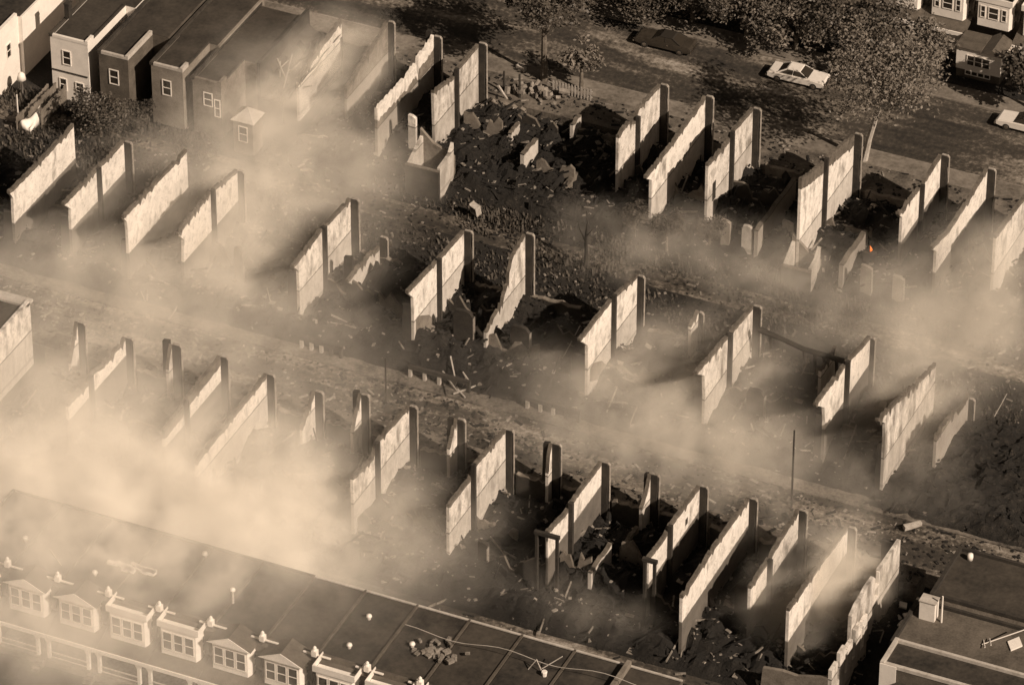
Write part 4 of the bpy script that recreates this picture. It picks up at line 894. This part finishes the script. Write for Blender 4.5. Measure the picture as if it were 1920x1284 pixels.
# yard shrubs at upper left and scorched trees in the far alley
q = gnd(190, 262); tree('dark bushy yard tree below the white house back', (q.x - .3, q.y + .5, 0), 1.2, 2.4, 5200, 51, leaf='leafd', size=.15, rad=.16, name='yard_tree', group='yard trees', flat=.6)
q = gnd(255, 245); tree('paler yard shrub below the brick house back, edge of the smoke', (q.x, q.y, 0), .8, 1.7, 2600, 52, leaf='weed', size=.14, rad=.12, name='yard_tree', group='yard trees', flat=.6)
for i, (u, v, c) in enumerate(((1250, 470, 1.5), (1330, 470, 1.4), (1190, 450, 1.3))):
    q = gnd(u, v); tree(['scorched pale-leaved alley tree in the smoke, middle of three', 'scorched pale alley tree nearest the bracket-end wall', 'scorched pale alley tree nearest the bare trunk'][i], (q.x, q.y, 0), 1.6, c, 1700, 60 + i, leaf='weed', size=.13, rad=.12, group='scorched alley trees', name='alley_tree', flat=.7)
q = gnd(1097, 502); r = thing('bare_tree', 'leafless blackened tree trunk in the alley between middle and far rows', 'tree', (q.x, q.y, 0))
bm = BM(); add_tube(bm, [(0, 0, 0), (.1, 0, 1.5), (0, .1, 3.2), (.15, 0, 4.6)], [.22, .17, .13, .05], 6); obj('trunk', bm, M['char'], r)
bm = BM(); add_tube(bm, [(.05, 0, 2.6), (-.6, .2, 3.6), (-.8, .2, 4.4)], [.09, .06, .02], 5); add_tube(bm, [(.05, 0, 3.2), (.7, -.1, 4.2)], [.08, .02], 5); obj('branch', bm, M['char'], r)

# ------------------------------------------------------------------ cars
def car(label, loc, rotz, paint, top, group='parked cars'):
    """two-door saloon of the period, nose towards +X"""
    r = thing('parked_car', label, 'car', loc, group, rotz); W = .93
    prof = [(-2.72, .42), (-2.70, .80), (-2.55, .92), (-1.55, .98), (1.05, .98), (2.55, .88), (2.72, .78), (2.74, .42), (2.25, .30), (-2.25, .30)]
    bm = BM(); add_prism(bm, prof, 1, -W, W)
    bmesh.ops.bevel(bm, geom=[e for e in bm.edges if abs(e.verts[0].co.y) > W - .01 and abs(e.verts[1].co.y) > W - .01 and e.verts[0].co.y * e.verts[1].co.y > 0 and len(e.link_faces) == 2 and any(abs(f_.normal.y) > .9 for f_ in e.link_faces) and not all(abs(f_.normal.y) > .9 for f_ in e.link_faces)], offset=.06, segments=2, affect='EDGES')
    obj('body', bm, paint, r)
    # cabin: glass tub with a roof skin on it
    def ring(x0, x1, y, z): return [(x0, -y, z), (x1, -y, z), (x1, y, z), (x0, y, z)]
    bm = BM(); a = [bm.verts.new(p) for p in ring(-1.75, 1.15, .84, .97)]; b = [bm.verts.new(p) for p in ring(-.95, .35, .64, 1.38)]
    for k in range(4): bm.faces.new((a[k], a[(k+1) % 4], b[(k+1) % 4], b[k]))
    bm.faces.new(b); bm.faces.new(a[::-1]); cab = obj('windows', bm, M['glass'], r)
    bm = BM(); add_prism(bm, [(-.98, 1.382), (.38, 1.382), (.30, 1.43), (-.85, 1.44)], 1, -.66, .66); obj('roof', bm, top, r)
    for sy in (-1, 1):
        bm = BM(); add_tube(bm, [(1.12, sy * .83, .985), (.36, sy * .65, 1.39)], [.035, .035], 4); add_tube(bm, [(-1.72, sy * .83, .985), (-.93, sy * .65, 1.39)], [.07, .07], 4); add_tube(bm, [(-.3, sy * .85, .985), (-.25, sy * .66, 1.39)], [.035, .035], 4); obj('pillars', bm, top, r)
    for sx in (-1.7, 1.72):
        for sy in (-1, 1):
            bm = BM(); add_tube(bm, [(sx, sy * (W - .2), .33), (sx, sy * (W + .015), .33)], [.33, .33], 14); wh = obj('wheel', bm, M['rubber'], r)
            bm = BM(); add_tube(bm, [(sx, sy * (W + .016), .33), (sx, sy * (W + .03), .33)], [.19, .17], 12); obj('rim', bm, M['chrome'], wh)
    obj('front_bumper', box(2.75, 2.86, -.9, .9, .40, .56), M['chrome'], r); obj('rear_bumper', box(-2.84, -2.73, -.9, .9, .42, .58), M['chrome'], r)
    obj('grille', box(2.735, 2.765, -.45, .45, .60, .76), M['soot'], r)
    for sy in (-.68, .68):
        obj('headlight', box(2.735, 2.765, sy - .17, sy + .17, .61, .76), M['chrome'], r)
        obj('tail_light', box(-2.735, -2.705, sy - .2, sy + .2, .62, .76), M['soot'], r)
    bm = BM(); add_box(bm, 1.3, 2.4, -.012, .012, .985, .99) if False else add_box(bm, -.6, -.42, W + .001, W + .025, .74, .78); obj('door_handle', bm, M['chrome'], r)
    return r
q = gnd(1497, 152); car('white two-door car with pale roof and dark windows, parked under the trees', (q.x, q.y, .004), R(1), M['carwhite'], M['carwhite'])
q = gnd(1245, 92); car('dark car parked in the deep tree shade, left of the white car', (q.x, q.y + .4, .004), R(180), M['cardark'], M['carvinyl'])
q = gnd(1927, 243); car('light car cut by the right edge of the view on the tree-lined street', (q.x, q.y, .004), R(180), M['carwhite'], M['carvinyl'])

# ------------------------------------------------------------------ poles, fences, yard things
def pole(label, base, h, r, mat, arm=True, name='utility_pole', cat='pole', group='poles'):
    o = thing(name, label, cat, base, group)
    bm = BM(); add_tube(bm, [(0, 0, 0), (0, 0, h)], [r, r * .7], 7); obj('shaft', bm, M[mat], o)
    if arm:
        bm = BM(); add_box(bm, -.7, .7, -.06, .06, h - .6, h - .48); obj('cross_arm', bm, M[mat], o)
    return o
q = gnd(1484, 950); pole('tall dark pole at the kerb right of centre, smoke around it', (q.x, q.y, 0), 7.6, .10, 'char', arm=False)
q = gnd(724, 757); pole('slim dark pole standing in the street, left of the debris', (q.x, q.y, 0), 4.6, .09, 'char', arm=False)
q = gnd(1000, 165); pole('short charred post in the debris, left of two', (q.x - 1.5, YC + 1.8, .9), 2.2, .14, 'char', arm=False, name='charred_post', group='charred posts')
pole('short charred post in the debris beside a white stub, right of two', (q.x + .1, YC + 1.6, .9), 2.4, .14, 'char', arm=False, name='charred_post', group='charred posts')
q = gnd(35, 235); pole('white washing-line pole in the cluttered yard at upper left', (q.x, q.y, 0), 3.2, .08, 'white', arm=False)
# picket fence on the tree street
root = thing('picket_fence', 'pale picket fence around a front yard below the small round-crowned tree', 'fence', (gnd(1080, 185).x, YC + 3.6, 0))
x0, x1 = gnd(1045, 178).x, gnd(1120, 195).x; y = YC + 3.6
for zz in (1.25, 1.85): obj('rail', box(x0, x1, y + .04, y + .10, zz, zz + .09), M['timber'], root, world=True)
bm = BM(); x = x0
while x < x1: add_box(bm, x, x + .13, y, y + .038, .95, 2.15); x += .3
obj('pickets', bm, M['timber'], root, world=True)
# white heap beside it
q = gnd(1025, 182); bm = BM(); rnd = random.Random(8)
for k in range(46):
    m = Matrix.Translation((rnd.gauss(0, .9), rnd.gauss(0, .5), abs(rnd.gauss(.3, .3)))) @ Matrix.Rotation(rnd.uniform(0, 3), 4, (rnd.random(), rnd.random(), 1)) @ Matrix.Diagonal((rnd.uniform(.3, .9), rnd.uniform(.2, .5), rnd.uniform(.1, .4), 1)); add_cube(bm, m)
tag(obj('masonry_heap', bm, M['rubblelight'], None, (q.x, YC + 2.6, .9)), 'heap of pale broken masonry left of the picket fence', 'heap')
# brick edge with sunlit crest across the debris lots
root = thing('broken_wall', 'low broken brick wall with sunlit crest running to the notched bright wall', 'wall', (-4, 25.5, 0))
a, b = gnd(1076, 240, 1.4), gnd(1150, 258, 1.4)
bm = BM(); rnd = random.Random(3); top = [(a.x + (b.x - a.x) * k / 12, 1.4 + rnd.uniform(-.2, .15)) for k in range(13)]
add_prism(bm, top + [(b.x, 0), (a.x, 0)], 1, a.y, a.y + .35); obj('masonry', bm, M['brick'], root, world=True)
bm = BM()
for k in range(70):
    m = Matrix.Translation((rnd.uniform(a.x, b.x), a.y - abs(rnd.gauss(.3, .8)), rnd.uniform(.3, .9))) @ Matrix.Rotation(rnd.uniform(0, 3), 4, (rnd.random(), rnd.random(), 1)) @ Matrix.Diagonal((rnd.uniform(.2, .6), rnd.uniform(.1, .3), .15, 1)); add_cube(bm, m)
obj('spilled_bricks', bm, M['rubblelight'], root, world=True)
# yard fences at upper left
for i, (u, v, l, hgt) in enumerate(((75, 215, 6, 1.6), (52, 225, 6, 1.5), (98, 215, 5, 1.6))):
    q = gnd(u, v); root = thing('yard_fence', 'board yard fence running toward the houses, %s of three at upper left' % ['middle', 'leftmost', 'rightmost'][i], 'fence', (q.x, q.y, 0), 'yard fences')
    bm = BM(); yy = -2.0
    while yy < l - 2: add_box(bm, -.03, .03, yy, yy + .16, 0, hgt + random.uniform(-.15, .1)); yy += .2
    obj('boards', bm, M['brick'], root)
    obj('rail', box(-.09, -.032, -2.0, l - 2, hgt * .6, hgt * .6 + .1), M['timber'], root)
q = gnd(62, 232); bm = BM(); nn = 9
vv = [[bm.verts.new((-.6 + 1.2 * i / nn, -1.5 + 3.0 * j / nn, .9 + .35 * math.sin(i * .7) * math.cos(j * .6) - .5 * abs(i / nn - .5))) for i in range(nn + 1)] for j in range(nn + 1)]
for j in range(nn):
    for i in range(nn): bm.faces.new((vv[j][i], vv[j][i+1], vv[j+1][i+1], vv[j+1][i]))
rr_ = bmesh.ops.extrude_face_region(bm, geom=bm.faces[:]); [setattr(v_.co, 'z', 0.05) for v_ in rr_['geom'] if isinstance(v_, bmesh.types.BMVert)]
bmesh.ops.recalc_face_normals(bm, faces=bm.faces)
tag(obj('covered_heap', bm, M['white'], None, (q.x, q.y, 0), smooth=True), 'pale sheet thrown over a heap in the cluttered yard', 'heap')
q = gnd(42, 178); bm = BM(); add_lathe(bm, [(.1, 0), (.1, 1.6), (.45, 1.65), (.3, 2.2), (.05, 2.4)], (0, 0, 0), 8); tag(obj('yard_lamp', bm, M['white'], None, (q.x, q.y, 0), smooth=True), 'white hooded yard lamp near the left edge', 'lamp')

# ------------------------------------------------------------------ smoke: one drifting volume, built as a density grid
SMOKE = 0.62
PUFFS = [  # pixel u, v, height z, radii along the row / across it / upward, density
 (560,165,4,4.2,8,4.5,.20),(655,105,5,4,6,4,.10),(450,165,5,5,6,4,.11),(1330,895,2,8,4,3,.06),(610,270,4,7,9,5,.04),(500,330,4,8,8,5,.04),(400,290,3,8,7,4,.04),(300,370,3,12,7,4,.04),(470,450,4,8,8,5,.085),
 (330,520,3,14,7,4,.065),(100,530,2,12,7,3,.05),(250,640,2,18,7,3.5,.04),(550,610,2,10,6,3,.04),(230,850,3,15,8,5,.06),(220,1010,7,18,6,5,.19),(290,965,4,15,7,5,.25),(90,985,5,14,7,5,.24),(430,970,4,11,7,4.5,.13),
 (60,885,3,12,9,4,.12),(480,900,3,9,7,4,.12),(150,1060,5,14,6,4,.12),(600,970,2,9,6,3,.10),(400,1060,5,14,5,4,.06),(750,1010,2,9,5,3,.07),
 (30,1200,5,12,7,5,.07),(250,1210,6,12,5,4,.03),(1230,790,3,9,6,4.5,.13),(1400,830,3,8,5,4,.10),(1100,830,2,7,4,3,.08),(1290,690,3,7,6,4,.10),
 (1430,690,3,6,4,3.5,.07),(1300,480,2,10,4,3.5,.09),(1180,460,2,6,4,3,.06),(1470,520,3,6,5,4,.10),(1700,620,4,10,6,5,.11),(1850,540,5,6,6,6,.17),
 (1710,740,4,4,5,6,.20),(1640,900,2,10,5,3,.06),(1560,1080,5,3.0,3.0,3.2,.62),(1500,1120,4,4,3.5,3,.22),(1630,1110,4,2.5,3,3,.25),(1450,1000,3,4,4,3,.08),(1500,1140,3,4,3,3,.10),(1130,1150,2,6,3,2.5,.06),(710,320,3,5,4,4,.08),(670,200,3,4,5,4,.06),(1150,720,2,6,4,3,.08)]
ng = bpy.data.node_groups.new('smoke_field', 'GeometryNodeTree')
ng.interface.new_socket('Geometry', in_out='OUTPUT', socket_type='NodeSocketGeometry')
N = ng.nodes; L = ng.links
def gm(op, a, b=None, c=None):
    o = N.new('ShaderNodeMath'); o.operation = op
    for i, v in enumerate((a, b, c)):
        if v is None: continue
        if isinstance(v, (int, float)): o.inputs[i].default_value = v
        else: L.new(v, o.inputs[i])
    return o.outputs[0]
def gv(op, a, b):
    o = N.new('ShaderNodeVectorMath'); o.operation = op
    for i, v in enumerate((a, b)):
        if isinstance(v, (tuple, Vector)): o.inputs[i].default_value = tuple(v)
        elif isinstance(v, (int, float)): o.inputs['Scale'].default_value = v
        else: L.new(v, o.inputs[i])
    return o.outputs['Value'] if op == 'DOT_PRODUCT' else o.outputs[0]
def gn(vec, scale, detail, rough, outn=0):
    o = N.new('ShaderNodeTexNoise'); L.new(vec, o.inputs['Vector'])
    o.inputs['Scale'].default_value = scale; o.inputs['Detail'].default_value = detail; o.inputs['Roughness'].default_value = rough
    return o.outputs[outn]
pos = N.new('GeometryNodeInputPosition').outputs[0]
warp = gv('SCALE', gv('SUBTRACT', gn(pos, 0.13, 4, .6, 1), (.5, .5, .5)), 9.0)
wp = gv('ADD', pos, warp)
tot = None
for (u, v, z, rx, ry, rz, dn) in PUFFS:
    c = gnd(u, v, z)
    q = gv('DIVIDE', gv('SUBTRACT', wp, c), (rx, ry, rz))
    e = gm('MULTIPLY', gm('EXPONENT', gm('MULTIPLY', gv('DOT_PRODUCT', q, q), -1.6)), dn)
    tot = e if tot is None else gm('ADD', tot, e)
VEILS = [(230,910,6,24,10,5.5,.036),(230,760,4,25,18,6,.030),(150,1110,8,22,8,5,.035),(400,470,4,14,15,6,.028),(600,960,3,12,9,5,.03),(600,340,4,8,10,5,.018),(40,1240,7,14,6,5,.035),(1290,780,3,15,8,5,.025),(1780,620,4,11,9,6,.025),(1300,1150,2,12,5,3,.004)]
veil = None
for (u, v, z, rx, ry, rz, dn) in VEILS:
    c = gnd(u, v, z)
    q = gv('DIVIDE', gv('SUBTRACT', wp, c), (rx, ry, rz))
    e = gm('MULTIPLY', gm('EXPONENT', gm('MULTIPLY', gv('DOT_PRODUCT', q, q), -1.3)), dn)
    veil = e if veil is None else gm('ADD', veil, e)
n1 = gn(gv('MULTIPLY', wp, (1, 1, 1.3)), 0.27, 8, .68)
fac = gm('MAXIMUM', gm('MULTIPLY_ADD', n1, 5.4, -1.9), 0.0)
den = gm('MAXIMUM', gm('SUBTRACT', gm('ADD', gm('MULTIPLY', gm('MULTIPLY', tot, fac), SMOKE), gm('MULTIPLY', veil, gm('MULTIPLY_ADD', fac, .5, .6))), 0.004), 0.0)
vc = N.new('GeometryNodeVolumeCube'); L.new(den, vc.inputs['Density'])
vc.inputs['Min'].default_value = (-66, -62, -0.5); vc.inputs['Max'].default_value = (56, 48, 15.5)
for k, r_ in (('Resolution X', 350), ('Resolution Y', 316), ('Resolution Z', 46)): vc.inputs[k].default_value = r_
sm = N.new('GeometryNodeSetMaterial'); L.new(vc.outputs[0], sm.inputs[0])
mt = bpy.data.materials.new('drifting_smoke'); mt.use_nodes = True; mt.node_tree.nodes.clear()
pv = mt.node_tree.nodes.new('ShaderNodeVolumePrincipled'); pv.inputs['Color'].default_value = (.95, .885, .785, 1); pv.inputs['Density'].default_value = 1.0; pv.inputs['Anisotropy'].default_value = -0.5
mo = mt.node_tree.nodes.new('ShaderNodeOutputMaterial'); mt.node_tree.links.new(pv.outputs[0], mo.inputs['Volume'])
sm.inputs['Material'].default_value = mt
go = N.new('NodeGroupOutput'); L.new(sm.outputs[0], go.inputs[0])
me = bpy.data.meshes.new('smoke'); me.from_pydata([(-66, -62, -.5), (56, 48, 15.5)], [], []); me.materials.append(mt)
so_ = bpy.data.objects.new('smoke', me); COL.objects.link(so_); so_['kind'] = 'stuff'
so_.modifiers.new('smoke', 'NODES').node_group = ng
